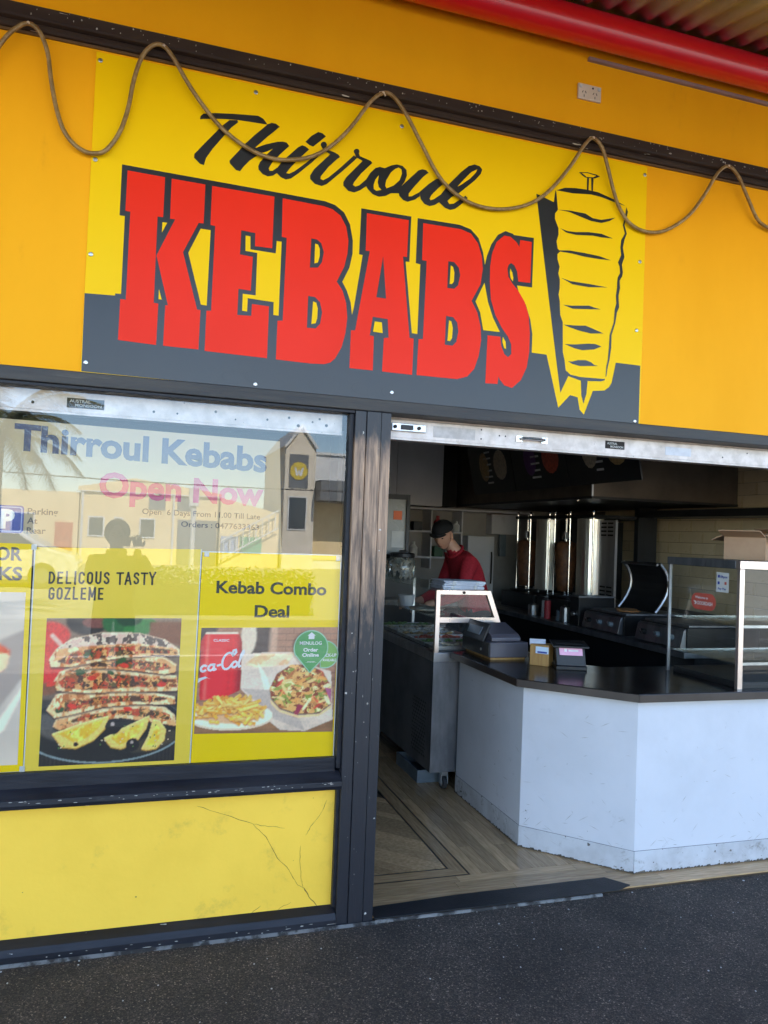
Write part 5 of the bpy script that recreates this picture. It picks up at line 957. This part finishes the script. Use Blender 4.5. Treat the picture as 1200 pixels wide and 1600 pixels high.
def grill(y0, lab, lid):
    k = thing('flat_grill', lab, 'grill', (3.8, y0+.26, .9005), 'flat grills on the bench')
    obj('body', MB().box(3.50, 4.10, y0, y0+.52, .9005, 1.05), m_dark, k, bevel=.004); obj('plate', MB().box(3.53, 4.08, y0+.02, y0+.50, 1.0505, 1.066), m_steel_d, k, bevel=.003)
    obj('control_panel', MB().prism([(3.498, .905), (3.452, .915), (3.478, 1.03), (3.498, 1.045)], 'y', y0+.01, y0+.51), m_steel_d, k, bevel=.003)
    for i in range(3):
        y = y0+.11+i*.15; obj('knob', MB().tube([(3.468, y, .975), (3.435, y, .982)], [.021, .016], 12), m_bluegrey if i != 2 else m_dark, k); obj('knob_pointer', MB().ori((3.434, y, .982), (0, 1, 1), (0, -1, 1), (1, 0, -.2), .034, .006, .008), m_steel, k)
    if lid:
        n = 8; pr = [(3.80+.20*math.sin(R(100*i/7))-.16*(i/7)**2, 1.075+.38*(i/7)) for i in range(n)]
        l = obj('open_lid', MB().add([(x, yy, z) for yy in (y0+.03, y0+.49) for x, z in pr], [(i, i+1, n+i+1, n+i) for i in range(n-1)]), m_dark, k); s = l.modifiers.new('t', 'SOLIDIFY'); s.thickness = .006
        for yy in (y0+.02, y0+.50): obj('lid_rim', MB().tube([(x-.01, yy, z) for x, z in pr], .012, 6), m_steel, l)
        obj('lid_handle', MB().tube([(pr[-1][0]-.03, y0+.03, pr[-1][1]-.01), (pr[-1][0]-.03, y0+.49, pr[-1][1]-.01)], .010, 8), m_steel, l)
grill(1.22, 'nearer flat grill with three knobs and no lid', False); grill(1.93, 'farther flat grill with its curved lid raised and bread on it', True)
for i, (x, y) in enumerate(((3.66, 2.10), (3.74, 2.24))): tag(obj('flatbread', MB().ell((x, y, 1.074), .10, .08, .008, 16, 6), M('toasted_bread_%d' % i, (.45, .22, .08), .6, col2=(.25, .1, .04), scale=25), None, smooth=True), ('nearer', 'farther')[i]+' toasted flatbread lying on the farther flat grill', 'bread')
fy = thing('fryer', 'black countertop fryer with a steel rim behind the card terminal', 'fryer', (3.7, 2.66, .9005)); obj('body', MB().box(3.46, 3.80, 2.50, 2.64, .9005, 1.14), m_dark, fy, bevel=.004); obj('rim', MB().box(3.455, 3.805, 2.495, 2.645, 1.1405, 1.152), m_steel_d, fy); obj('dial', MB().tube([(3.459, 2.57, 1.0), (3.44, 2.57, 1.0)], .018, 10), m_steel, fy)
hd = thing('range_hood', 'big dark steel range hood above the cooking bench', 'range hood', (3.9, 3.3, 1.95)); m_hood = M('hood_steel', (.12, .092, .066), .5, metal=.4, col2=(.08, .062, .046), scale=4)
obj('canopy', MB().box(3.268, 4.63, 2.05, 4.9, 1.955, 2.60), m_hood, hd); obj('lower_lip', MB().box(3.262, 4.63, 2.044, 4.9, 1.935, 1.9545), m_dark, hd); obj('corner_trim', MB().box(3.258, 3.272, 2.040, 2.05, 1.955, 2.60), m_steel, hd)
obj('lamp_holder', MB().ell((3.30, 2.3, 1.93), .012, .012, .008, 8, 5), m_chrome, hd)
# black shelf over the tiles
tag(obj('wall_shelf', MB().box(4.30, 4.638, 1.3, 2.95, 1.842, 1.90), m_dark), 'black shelf fixed over the cream tiles below the hood', 'shelf')
# menu boards hanging over the counter, facing the customers
mn = thing('menu_board', 'dark tilted menu board hanging above the counter', 'menu board', (2.7, 1.9, 2.0))
random.seed(31)
for i in range(3):
    y0, y1 = .78+i*.80, .78+i*.80+.79
    p = obj('board', MB().ori((2.74, (y0+y1)/2, 2.235), (0, 1, 0), (-.22, 0, 1), (1, 0, .22), y1-y0, .52, .012), m_dark, mn)
    def bp(y, z): return Vector((2.74-.22*(z-2.235)-.009, y, z))
    for q in range(2):
        yy = y0+.20+q*.30; P = [bp(yy+.09*math.cos(R(a))*(1 if q else 1.3), 2.2+.12*math.sin(R(a))) for a in range(0, 360, 24)]
        obj('picture', MB().add(P, [tuple(range(len(P)))]), [m_foodg[3], m_foodg[2], m_foodg[0], M('purple_print', (.10, .03, .14), .5)][(i+q*2) % 4], p)
    mb = MB()
    for r_ in range(7):
        zz = 2.06+r_*.05; a, b_ = y0+.36, y0+.36+random.uniform(.08, .15); mb.add([bp(a, zz), bp(b_, zz), bp(b_, zz+.014), bp(a, zz+.014)], [(3, 2, 1, 0)])
    tag(obj('menu_lines', mb, m_wtxt, p), None, kind='stuff')
# ================================================================ back wall
cp = thing('wall_cupboard', 'white cupboard on the back wall above the shelves', 'cupboard', (2.7, 4.8, 1.92)); obj('carcass', MB().box(1.9, 3.07, 4.66, 4.998, 1.925, 2.66), m_white, cp); obj('door', MB().box(1.9, 2.54, 4.645, 4.6595, 1.93, 2.655), m_white, cp, bevel=.002); obj('door', MB().box(2.546, 3.07, 4.645, 4.6595, 1.93, 2.655), m_white, cp, bevel=.002)
tag(obj('divider', MB().box(3.08, 3.26, 4.70, 4.99, 1.93, 2.70), m_void), 'dark upright divider between the white cupboard and the hood', 'divider')
shf = thing('back_shelves', 'pale open shelves along the back wall', 'shelf', (3.0, 4.85, 1.3))
obj('rail', MB().box(2.2, 4.2, 4.68, 4.999, 1.888, 1.905), m_white, shf)
for z in (1.36, 1.64): obj('board', MB().box(2.2, 3.35, 4.72, 4.998, z, z+.018), m_white, shf)
for x in (2.62, 2.98, 3.34): obj('upright', MB().box(x, x+.016, 4.725, 4.998, 1.25, 1.887), m_white, shf)
random.seed(41); kk = 0
names = ['brown', 'white', 'dark green', 'grey', 'orange', 'cream', 'black', 'red']; cols = [(.2, .1, .05), (.6, .6, .58), (.03, .1, .05), (.3, .3, .3), (.5, .18, .03), (.6, .5, .35), (.02, .02, .02), (.4, .03, .04)]
cm = [M('package_%d' % i, c, .5) for i, c in enumerate(cols)]
places = {1.378: 'middle back shelf', 1.658: 'top back shelf'}
for z in (1.378, 1.658):
    x = 2.66; idx = 0
    while x < 3.28:
        wd = random.uniform(.06, .12); h = random.uniform(.10, .20)
        if any(abs(x+wd/2-u) < wd/2+.03 for u in (2.988,)): x += .05; continue
        lab = '%s on the %s, number %d from the left' % ('bottle' if kk % 2 else 'packet', places[z], idx+1); q = kk % 8
        o_ = ['first', 'second', 'third', 'fourth', 'fifth', 'sixth', 'seventh', 'eighth'][idx]
        if kk % 2:
            b = obj('bottle', MB().lathe([(wd*.35, 0), (wd*.4, .005), (wd*.4, h*.6), (wd*.16, h*.8), (wd*.16, h), (0, h)], (x+wd/2, 4.80, z+.0005), 12), cm[q], None); tag(b, '%s bottle standing %s from the left on the %s' % (names[q], o_, places[z]), 'bottle', 'goods on the back shelves')
        else: tag(obj('packet', MB().box(x, x+wd*.9, 4.76, 4.86, z+.0005, z+h*.8), cm[q], None, bevel=.004), '%s packet standing %s from the left on the %s' % (names[q], o_, places[z]), 'packet', 'goods on the back shelves')
        x += wd+random.uniform(.01, .03); kk += 1; idx += 1
wb = thing('wall_box', 'square white box mounted on the back wall right of the worker', 'box', (3.92, 4.9, 1.66)); obj('case', MB().box(3.76, 4.09, 4.85, 4.999, 1.65, 1.875), m_white, wb, bevel=.008); obj('spout', MB().box(3.89, 3.96, 4.87, 4.93, 1.40, 1.6495), m_bluegrey, wb, bevel=.006)
bf = thing('back_fridge', 'plain white fridge door at the back behind the worker', 'fridge', (3.6, 4.8, .012)); obj('cabinet', MB().box(3.42, 3.74, 4.72, 4.995, .013, 1.62), m_white, bf, bevel=.006); obj('handle', MB().tube([(3.70, 4.70, 1.1), (3.70, 4.69, 1.15), (3.70, 4.69, 1.4), (3.70, 4.70, 1.45)], .008, 6), m_hole, bf)
sb = thing('back_bench', 'low dark bench along the back wall below the shelves', 'bench', (2.6, 4.7, .012)); obj('top', MB().box(1.2, 3.40, 4.40, 4.995, .88, .91), m_steel_d, sb); obj('cabinet', MB().box(1.2, 3.40, 4.45, 4.995, .013, .8795), m_dark, sb)

random.seed(77)
for i, (x, y, h, mt, lab) in enumerate(((3.52, 2.80, .16, m_steel, 'steel canister nearest the kebab grills on the bench'), (3.55, 2.92, .11, m_bluegrey, 'squat grey tub beside the steel canister on the bench'), (3.50, 3.08, .19, cm[7], 'red sauce bottle on the bench behind the fryer'), (3.54, 3.20, .18, m_wtxt, 'white sauce bottle behind the red sauce bottle'), (3.50, 3.34, .12, m_steel, 'low steel pot farthest along the bench'))):
    t_ = thing('canister' if i in (0, 1, 4) else 'sauce_bottle', lab, 'canister' if i in (0, 1, 4) else 'bottle', (x, y, .9005)); r_ = .05 if i in (0, 1, 4) else .03
    obj('body', MB().lathe([(r_*.9, 0), (r_, .006), (r_, h*.8), (r_*.8, h*.85)], (x, y, .9006), 16), mt, t_); obj('lid', MB().lathe([(r_*.82, h*.851), (r_*.82, h*.9), (r_*.25, h*.93), (r_*.15, h), (0, h)], (x, y, .9006), 14), m_dark, t_)

# ================================================================ people
def skin_mesh(J, ED, root, sub=2):
    ks = list(J); me = bpy.data.meshes.new('s'); me.from_pydata([J[k][0] for k in ks], [(ks.index(a), ks.index(b)) for a, b in ED], [])
    o = bpy.data.objects.new('s', me); COL.objects.link(o); md = o.modifiers.new('skin', 'SKIN'); md.use_smooth_shade = True
    for i, k in enumerate(ks):
        r_ = J[k][1]; me.skin_vertices[0].data[i].radius = (r_, r_) if not isinstance(r_, tuple) else r_; me.skin_vertices[0].data[i].use_root = (k == root)
    sd_ = o.modifiers.new('sub', 'SUBSURF'); sd_.levels = sub; sd_.render_levels = sub
    bpy.context.view_layer.update(); out = bpy.data.meshes.new_from_object(o.evaluated_get(bpy.context.evaluated_depsgraph_get())); bpy.data.objects.remove(o); return out
def head_points(nu=28, nv=20):
    """a head facing +X: brow, eye hollows, nose, lips, chin"""
    V = []; F = []
    G = lambda v, c, s: math.exp(-((v-c)/s)**2)
    for j in range(nv+1):
        t = -math.pi/2+math.pi*j/nv
        for i in range(nu):
            p_ = 2*math.pi*i/nu; a, b, c = math.cos(t)*math.cos(p_), math.cos(t)*math.sin(p_), math.sin(t)
            x, y, z = .098*a, .076*b, .122*c
            if c < 0: y *= 1+.30*c; x *= 1+.10*c if a > 0 else 1+.38*c
            if a > 0:
                f_ = a*a
                x += f_*(.030*G(b, 0, .14)*G(c, -.16, .14)+.010*G(c, .20, .10)*G(b, 0, .5)-.014*(G(b, .34, .14)+G(b, -.34, .14))*G(c, .06, .10)+.012*G(b, 0, .25)*G(c, -.80, .16)+.008*G(b, 0, .22)*G(c, -.48, .07)-.006*G(b, 0, .22)*G(c, -.56, .03))
            V.append((x, y, z))
    F = [(j*nu+i, j*nu+(i+1) % nu, (j+1)*nu+(i+1) % nu, (j+1)*nu+i) for j in range(nv) for i in range(nu)]
    return V, F
def hand_parts(wr, d, up_, side):
    """palm, four fingers and thumb as skinned chains rooted in the palm; d = direction, up_ = back of hand"""
    d, up_ = Vector(d).normalized(), Vector(up_).normalized(); s = d.cross(up_).normalized()*side; wr = Vector(wr); out = []
    for i, (o, l) in enumerate(((-.030, .066), (-.010, .076), (.010, .072), (.029, .056))):
        b = wr+d*.085+s*o; q1 = b+d*l*.45-up_*l*.12; q2 = q1+d*l*.28-up_*l*.25; q3 = q2+d*l*.12-up_*l*.26
        out.append(skin_mesh({'a': (wr+d*.03+s*o*.7, .014), 'b': (b, .0105), 'c': (q1, .009), 'd': (q2, .0082), 'e': (q3, .007)}, [('a', 'b'), ('b', 'c'), ('c', 'd'), ('d', 'e')], 'a', 1))
    t0 = wr+d*.025-s*.028; out.append(skin_mesh({'a': (t0, .014), 'b': (t0+d*.03-s*.022-up_*.006, .011), 'c': (t0+d*.058-s*.030-up_*.016, .009)}, [('a', 'b'), ('b', 'c')], 'a', 1)); return out
def person(label, base, J, face, pitch, headc, mats, zsplit, hands, hat=None, roll=0):
    root = thing('person', label, 'person', base)
    ED = [('pelvis', 'waist'), ('waist', 'chest'), ('chest', 'nb'), ('nb', 'neck'), ('neck', 'skull')]
    for s in 'LR': ED += [('chest', 'sh'+s), ('sh'+s, 'el'+s), ('el'+s, 'wr'+s), ('wr'+s, 'pm'+s), ('pelvis', 'hp'+s), ('hp'+s, 'kn'+s), ('kn'+s, 'an'+s), ('an'+s, 'to'+s)]
    body = skin_mesh(J, ED, 'pelvis'); V = [tuple(v.co) for v in body.vertices]; F = [tuple(p_.vertices) for p_ in body.polygons]; mi = []
    wr = [Vector(J['wr'+s][0]) for s in 'LR']; nk = Vector(J['nb'][0])
    for p_ in body.polygons:
        c = p_.center
        k = 0 if any((c-w_).length < .10 and (c-Vector(J['pm'+s][0])).length < (w_-Vector(J['pm'+s][0])).length+.02 for w_, s in zip(wr, 'LR')) or c.z > nk.z+.035 else (1 if c.z > zsplit else 2)
        mi.append(k)
    hv, hf = head_points(); Rm = Euler((0, 0, face)).to_matrix() @ Euler((roll, pitch, 0)).to_matrix(); H = Vector(headc)
    n = len(V); V += [tuple(Rm @ Vector(v)+H) for v in hv]; F += [tuple(i+n for i in f) for f in hf]; mi += [0]*len(hf)
    def part(mb): 
        nonlocal V, F, mi
        n = len(V); V += [tuple(Rm @ Vector(v)+H) for v in mb.v]; F += [tuple(i+n for i in f) for f in mb.f]; mi += [0]*len(mb.f)
    for s in (-1, 1): part(MB().ell((-.008, s*.078, -.008), .020, .010, .032, 10, 8))
    for hh in hands:
        for me in hand_parts(*hh):
            n = len(V); V += [tuple(v.co) for v in me.vertices]; F += [tuple(i+n for i in p_.vertices) for p_ in me.polygons]; mi += [0]*len(me.polygons)
    m = MB(); m.add(V, F); o = obj('body', m, mats, root, smooth=True)
    for p_, k in zip(o.data.polygons, mi): p_.material_index = k
    def local(name, mb, mat, sm=True): mb.v = [tuple(Rm @ Vector(v)+H) for v in mb.v]; return obj(name, mb, mat, root, smooth=sm)
    nb_, nk_ = Vector(J['nb'][0]), Vector(J['neck'][0]); ax = (nk_-nb_).normalized(); e1 = ax.orthogonal().normalized(); e2 = ax.cross(e1); cc = nb_+ax*.030
    obj('collar', MB().tube([cc+(e1*math.cos(k*.3927)+e2*math.sin(k*.3927))*.074 for k in range(17)], .013, 6), mats[1], root, smooth=True)
    m_eye = M('eye_dark', (.03, .02, .018), .25)
    for s in (-1, 1):
        local('eye', MB().ell((.083, s*.029, .010), .008, .012, .006, 10, 6), m_eye); local('eyebrow', MB().tube([(.094, s*.012, .030), (.094, s*.030, .036), (.083, s*.046, .030)], [.004, .005, .003], 6), m_hair)
    local('mouth', MB().tube([(.093, -.022, -.062), (.100, 0, -.060), (.093, .022, -.062)], [.002, .004, .002], 6), M('lips', (.28, .10, .08), .5))
    if hat == 'cap':
        n, k = 18, 6; mb = MB(); VV = []
        for j in range(k+1):
            t = R(90*j/k)
            for i in range(n): a = 2*math.pi*i/n; VV.append((-.006+.112*math.cos(t)*math.cos(a), .090*math.cos(t)*math.sin(a), .050+.080*math.sin(t)))
        mb.add(VV, [(j*n+i, j*n+(i+1) % n, (j+1)*n+(i+1) % n, (j+1)*n+i) for j in range(k) for i in range(n)])
        hb = local('cap', mb, m_cap); s = hb.modifiers.new('t', 'SOLIDIFY'); s.thickness = .004
        br_ = [(.080+.062*math.cos(R(a)), .076*math.sin(R(a)), .054-.012*math.cos(R(a))) for a in range(-85, 86, 10)]
        v = local('cap_brim', MB().add(br_, [tuple(range(len(br_)))]), m_cap); s = v.modifiers.new('t', 'SOLIDIFY'); s.thickness = .005
        local('hair', MB().ell((-.030, 0, .005), .074, .079, .052, 16, 8), m_hair)
    else:
        local('hair', MB().ell((-.030, 0, .030), .112, .105, .112, 18, 12), M('brown_hair', (.08, .055, .035), .8))
    return root
Jw = {'pelvis': ((2.90, 3.05, .95), .150), 'waist': ((2.875, 3.05, 1.10), .150), 'chest': ((2.785, 3.03, 1.30), .165), 'nb': ((2.700, 3.01, 1.445), .075), 'neck': ((2.640, 3.0, 1.51), .056), 'skull': ((2.575, 2.99, 1.585), .060)}
for s, q in (('L', -1), ('R', 1)):
    Jw.update({'sh'+s: ((2.745, 3.03+q*.185, 1.385), .078), 'el'+s: ((2.66, 3.03+q*.235, 1.12), .058), 'wr'+s: ((2.44, 3.03+q*.15, 1.03), .038), 'pm'+s: ((2.37, 3.03+q*.14, 1.02), .034), 'hp'+s: ((2.90, 3.05+q*.095, .90), .105), 'kn'+s: ((2.88, 3.05+q*.10, .50), .075), 'an'+s: ((2.91, 3.05+q*.10, .075), .05), 'to'+s: ((2.76, 3.05+q*.11, .055), .042)})
for k_, (p_, r_) in list(Jw.items()): Jw[k_] = ((p_[0]-.125, p_[1], p_[2]+.008), r_)
person('worker in a dark red jumper and black cap looking down behind the fridge', (2.755, 3.05, .012), Jw, R(180+44), R(26), (2.415, 2.955, 1.612), [m_skin, m_dred, m_trous], .98,
       [((2.275, 2.89, 1.033), (-1, .05, -.15), (0, 0, 1), 1), ((2.275, 3.17, 1.033), (-1, -.05, -.15), (0, 0, 1), -1)], 'cap')
Jp = {'pelvis': ((-.20, -3.62, .92), .145), 'waist': ((-.20, -3.62, 1.06), .14), 'chest': ((-.20, -3.62, 1.22), .155), 'nb': ((-.20, -3.61, 1.34), .07), 'neck': ((-.20, -3.60, 1.40), .055), 'skull': ((-.20, -3.59, 1.47), .06)}
for s, q in (('L', -1), ('R', 1)):
    Jp.update({'sh'+s: ((-.20+q*.18, -3.61, 1.28), .075), 'el'+s: ((-.20+q*.24+.05, -3.46, 1.12), .052), 'wr'+s: ((-.09+q*.05, -3.30, 1.36), .034), 'pm'+s: ((-.08+q*.055, -3.27, 1.41), .030), 'hp'+s: ((-.20+q*.09, -3.62, .88), .10), 'kn'+s: ((-.20+q*.10, -3.60, .48), .07), 'an'+s: ((-.20+q*.10, -3.63, .07), .045), 'to'+s: ((-.20+q*.12, -3.50, .045), .04)})
person('photographer in dark clothes seen only as a reflection in the window', (-.20, -3.62, 0), Jp, R(90), R(4), (-.20, -3.575, 1.50), [m_skin, M('olive_shirt', (.20, .17, .09), .8), m_trous], .92,
       [((-.08+.055, -3.275, 1.40), (-.2, .45, 1), (0, -1, .4), -1), ((-.08-.055, -3.275, 1.40), (.2, .45, 1), (0, -1, .4), 1)], None)

# ================================================================ across the street (seen mirrored in the window)
m_crm = M('cream_render', (.84, .66, .37), .8, col2=(.76, .58, .31), scale=.8, bump=.1, bscale=10); m_gry = M('sandy_brick', (.78, .70, .57), .8, col2=(.68, .61, .49), scale=2, bump=.2, bscale=20)
m_wht = M('pale_cladding', (.76, .76, .76), .6, col2=(.56, .58, .6), scale=1); m_win = M('dark_window', (.05, .06, .07), .1); m_trim = M('white_trim', (.72, .72, .7), .6); m_or = M('orange_door', (.62, .16, .06), .6); m_roofg = M('roof_grey', (.16, .17, .18), .6)
YB2 = -32
def bld(name, label, cat, x0, x1, h, d, mat, loc, y=YB2): 
    b = thing(name, label, cat, loc); obj('wall', MB().box(x0, x1, y-d, y, -.118, h), mat, b); return b
def window(b, x0, x1, z0, z1, y=YB2, pane=m_win):
    w_ = obj('window', MB().box(x0-.06, x1+.06, y+.002, y+.05, z0-.06, z1+.06), m_trim, b); obj('pane', MB().box(x0, x1, y+.051, y+.06, z0, z1), pane, w_)
b1 = bld('cream_building', 'low cream rendered building with small windows across the street', 'building', -2.6, 3.2, 3.0, 8, m_crm, (0, YB2, 0))
obj('gable', MB().prism([(-2.7, 3.0), (3.3, 3.0), (3.3, 3.12), (-.45, 3.62), (-2.7, 3.15)], 'y', YB2-8, YB2+.1), m_crm, b1)
for x in (-2.2, -1.15, -.1): window(b1, x, x+(.55 if x != -1.15 else .25), 1.1, 1.85)
obj('eave', MB().box(-2.75, 3.3, YB2+.002, YB2+.14, 2.96, 3.0), m_trim, b1); obj('garage_opening', MB().box(1.45, 3.15, YB2+.002, YB2+.03, -.1, 1.9), m_roofg, b1)
for x in (-2.5, 1.25): obj('downpipe', MB().tube([(x, YB2+.06, -.1), (x, YB2+.06, 2.95)], .05, 8), m_trim, b1)
obj('panel', MB().box(.2, .9, YB2+.002, YB2+.03, 2.3, 2.9), m_roofg, b1); obj('panel', MB().box(1.4, 2.2, YB2+.002, YB2+.03, 2.3, 2.9), m_roofg, b1)
b2 = bld('garage_building', 'cream wing with orange doors left of the cream building', 'building', -9, -2.65, 2.9, 8, m_crm, (-6, YB2, 0)); obj('orange_door', MB().box(-3.55, -2.85, YB2+.002, YB2+.05, -.1, 1.6), m_or, b2)
for x in (-7.6, -6.4, -5.2): window(b2, x, x+.8, .9, 1.9)
b3 = bld('sloping_building', 'cream wall with stairs and green and blue signs across the street', 'building', 3.25, 5.9, 1.6, 8, m_crm, (4.6, YB2+.5, 0), YB2+.5)
obj('sloped_top', MB().prism([(3.25, 1.6), (5.9, 1.6), (5.9, 2.35), (3.25, 2.95)], 'y', YB2-7, YB2+.45), m_crm, b3); obj('green_sign', MB().box(4.15, 5.1, YB2+.552, YB2+.58, .55, 1.25), M('green_board', (.08, .40, .20), .5), b3); obj('blue_sign', MB().box(3.3, 4.05, YB2+.552, YB2+.58, .55, 1.25), M('blue_board', (.35, .42, .62), .5), b3)
for i in range(9): obj('stair_baluster', MB().tube([(3.4+i*.28, YB2+.8, .3+i*.16), (3.4+i*.28, YB2+.8, 1.1+i*.16)], .025, 6), m_trim, b3)
obj('handrail', MB().tube([(3.3, YB2+.8, 1.05), (5.8, YB2+.8, 2.5)], .035, 6), m_trim, b3); obj('handrail', MB().tube([(3.3, YB2+.8, .25), (5.8, YB2+.8, 1.7)], .035, 6), m_trim, b3)
b4 = bld('gabled_tower', 'narrow sandy tower with a pointed gable and round yellow emblem', 'building', 5.95, 7.35, 5.4, 6, m_gry, (6.6, YB2+1, 0), YB2+1)
obj('gable', MB().prism([(5.95, 5.4), (7.35, 5.4), (6.65, 6.25)], 'y', YB2-5, YB2+1), m_gry, b4); obj('coping', MB().prism([(5.85, 5.38), (5.95, 5.32), (6.65, 6.27), (7.35, 5.32), (7.45, 5.38), (6.65, 6.42)], 'y', YB2-5, YB2+1.15), m_trim, b4)
em = obj('emblem_panel', MB().box(6.15, 7.0, YB2+1.002, YB2+1.05, 3.55, 5.05), m_roofg, b4); obj('emblem_disc', MB().lathe([(.40, 0), (.40, .03), (0, .03)], (6.57, YB2+1.051, 4.3), 24, 'y'), M('emblem_yellow', (.7, .52, .05), .5), em)
text_y = [(6.35, 4.45), (6.45, 4.45), (6.5, 4.2), (6.57, 4.4), (6.64, 4.2), (6.69, 4.45), (6.79, 4.45), (6.7, 4.08), (6.6, 4.08), (6.57, 4.2), (6.54, 4.08), (6.44, 4.08)]
obj('emblem_mark', MB().add([(x, YB2+1.086, z) for x, z in text_y], [tuple(range(12))]), m_trim, em); window(b4, 6.2, 6.95, 1.7, 3.1, YB2+1)
b5 = bld('white_building', 'pale clad building with a deep dark awning right of the tower', 'building', 7.4, 16, 5.2, 8, m_wht, (11, YB2, 0)); obj('awning', MB().box(7.4, 16, YB2+.002, YB2+2, 3.0, 3.9), m_roofg, b5); obj('coping', MB().box(7.35, 16.05, YB2-.1, YB2+.1, 5.2, 5.32), m_trim, b5); obj('shopfront', MB().box(7.4, 16, YB2+.002, YB2+.06, .3, 2.95), m_crm, b5)
window(b5, 9.2, 10.6, 1.0, 2.6); window(b5, 11.5, 13.5, 1.0, 2.6)
# palm
pm = thing('palm_tree', 'palm with drooping fronds across the road, mirrored at the left of the window', 'tree', (-2.35, -10.6, -.12)); m_bark = M('palm_bark', (.18, .13, .09), .9, bump=.4); m_fr = M('palm_leaf', (.10, .115, .035), .5, col2=(.16, .14, .05), scale=3)
obj('trunk', MB().tube([(-2.35, -10.6, -.12), (-2.32, -10.6, 1.0), (-2.36, -10.6, 2.1), (-2.34, -10.6, 3.0)], [.19, .15, .14, .13], 12), m_bark, pm)
random.seed(8); top_ = Vector((-2.34, -10.6, 3.0))
for i in range(26):
    a = 2*math.pi*i/26+random.uniform(-.15, .15); el = random.uniform(-.1, 1.15); L_f = random.uniform(1.5, 1.95); d = Vector((math.cos(a), math.sin(a), 0)); pts = []; p_ = top_.copy(); v = (d*math.cos(el)+Vector((0, 0, 1))*math.sin(el)).normalized()
    for k in range(11): pts.append(p_.copy()); p_ = p_+v*L_f/10; v = (v+Vector((0, 0, -.135-.03*(k > 5)))).normalized()
    mb = MB().tube(pts, [.02-.0015*k for k in range(11)], 5)
    for k in range(52):
        t = .12+.88*k/52; i0 = min(int(t*10), 9); f_ = t*10-i0; q = pts[i0]*(1-f_)+pts[i0+1]*f_; tg = (pts[i0+1]-pts[i0]).normalized(); sd_ = tg.cross(Vector((0, 0, 1))).normalized()
        for s in (-1, 1):
            l = .50*math.sin(math.pi*min(1, .12+t*.88))**.6*random.uniform(.8, 1.1); e = q+sd_*s*l*.60+tg*l*.45+Vector((0, 0, -l*.55*random.uniform(.6, 1.2))); wv = tg*.013
            mb.add([q-wv, q+wv, e+Vector((0, 0, .004))], [(0, 1, 2)])
    obj('frond', mb, m_fr, pm)
# hedge: clipped leafy mass
hg = thing('hedge', 'bright clipped green hedge at the car park edge', 'hedge', (.8, -12.6, -.116)); m_lf = M('hedge_leaf', (.09, .17, .03), .45, col2=(.16, .22, .05), scale=6); mb = MB(); random.seed(2)
for k in range(6500):
    x, y, z = random.uniform(-.6, 3.4), -12.6+random.uniform(-.45, .45), random.uniform(-.1, .72)+.10*math.sin(x*3 if (x := random.uniform(-.6, 3.4)) else 0); a = random.random()*6.28; e = random.uniform(-1, 1); u = Vector((math.cos(a), math.sin(a), e)).normalized(); v = u.orthogonal().normalized()
    c_ = Vector((x, y, z)); mb.add([c_-u*.05, c_+v*.022, c_+u*.05, c_-v*.022], [(0, 1, 2, 3)])
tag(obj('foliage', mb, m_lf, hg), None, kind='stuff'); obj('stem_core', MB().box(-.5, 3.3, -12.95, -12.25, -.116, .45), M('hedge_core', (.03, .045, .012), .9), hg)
# parked cars
def car(x, y, label, paint, dirx=1):
    c_ = thing('parked_car', label, 'car', (x, y, -.116), 'cars parked across the road'); z = -.116
    side_ = [(-2.1, .28), (-2.15, .62), (-1.95, .88), (-1.35, .95), (-.75, 1.42), (.75, 1.45), (1.45, 1.02), (2.05, .86), (2.15, .55), (2.1, .28)]
    obj('body', MB().prism([(x+a*dirx, z+b) for a, b in side_], 'y', y-.85, y+.85), paint, c_, bevel=.06, seg=3)
    for yy in (y+.852, y-.852):
        for P in ([(-1.2, .96), (-.70, 1.36), (-.05, 1.38), (-.05, .96)], [(.03, .96), (.03, 1.38), (.70, 1.38), (1.25, 1.0)]): obj('side_window', MB().prism([(x+a*dirx, z+b) for a, b in P], 'y', yy-.004, yy+.004), m_win, c_)
    for xx in (-1.3, 1.3):
        for yy in (y-.82, y+.82):
            w_ = obj('wheel', MB().lathe([(.16, -.11), (.31, -.11), (.33, -.08), (.33, .08), (.31, .11), (.16, .11)], (x+xx, yy, z+.332), 22, 'y'), m_rubber, c_); obj('rim', MB().lathe([(0, -.112), (.2, -.112), (.2, .112), (0, .112)], (x+xx, yy, z+.332), 14, 'y'), m_steel, w_)
    for s in (-1, 1): obj('headlight', MB().ell((x+2.08*dirx, y+s*.62, z+.66), .08, .14, .07, 10, 6), m_trim, c_); obj('tail_light', MB().ell((x-2.08*dirx, y+s*.66, z+.72), .06, .12, .07, 10, 6), m_or, c_)
m_cw = M('white_car_paint', (.74, .74, .73), .2, coat=.6, roughvar=.03); m_cs = M('silver_car_paint', (.5, .5, .48), .25, metal=.4, coat=.6)
car(-3.7, -19.0, 'white hatchback parked across the road below the palm', m_cw); car(8.4, -17.5, 'silver sedan parked in front of the tower', m_cs, -1)
# street pole and wires
sp = thing('power_pole', 'thin pale pole with wires across the road', 'pole', (1.2, -16, -.116)); obj('pole', MB().tube([(1.15, -16, -.116), (1.15, -16, 2.1)], .06, 10), m_trim, sp); obj('lamp', MB().box(1.03, 1.27, -16.12, -15.88, 2.1, 2.55), m_trim, sp, bevel=.02)
wr_ = thing('overhead_wire', 'dark sagging wire strung across the street', 'wire', (0, -20, 4)); obj('wire', MB().tube([(-14+i*1.5, -24, 3.05+.0022*(i*1.5-16)**2) for i in range(24)], .02, 5), m_hole, wr_)
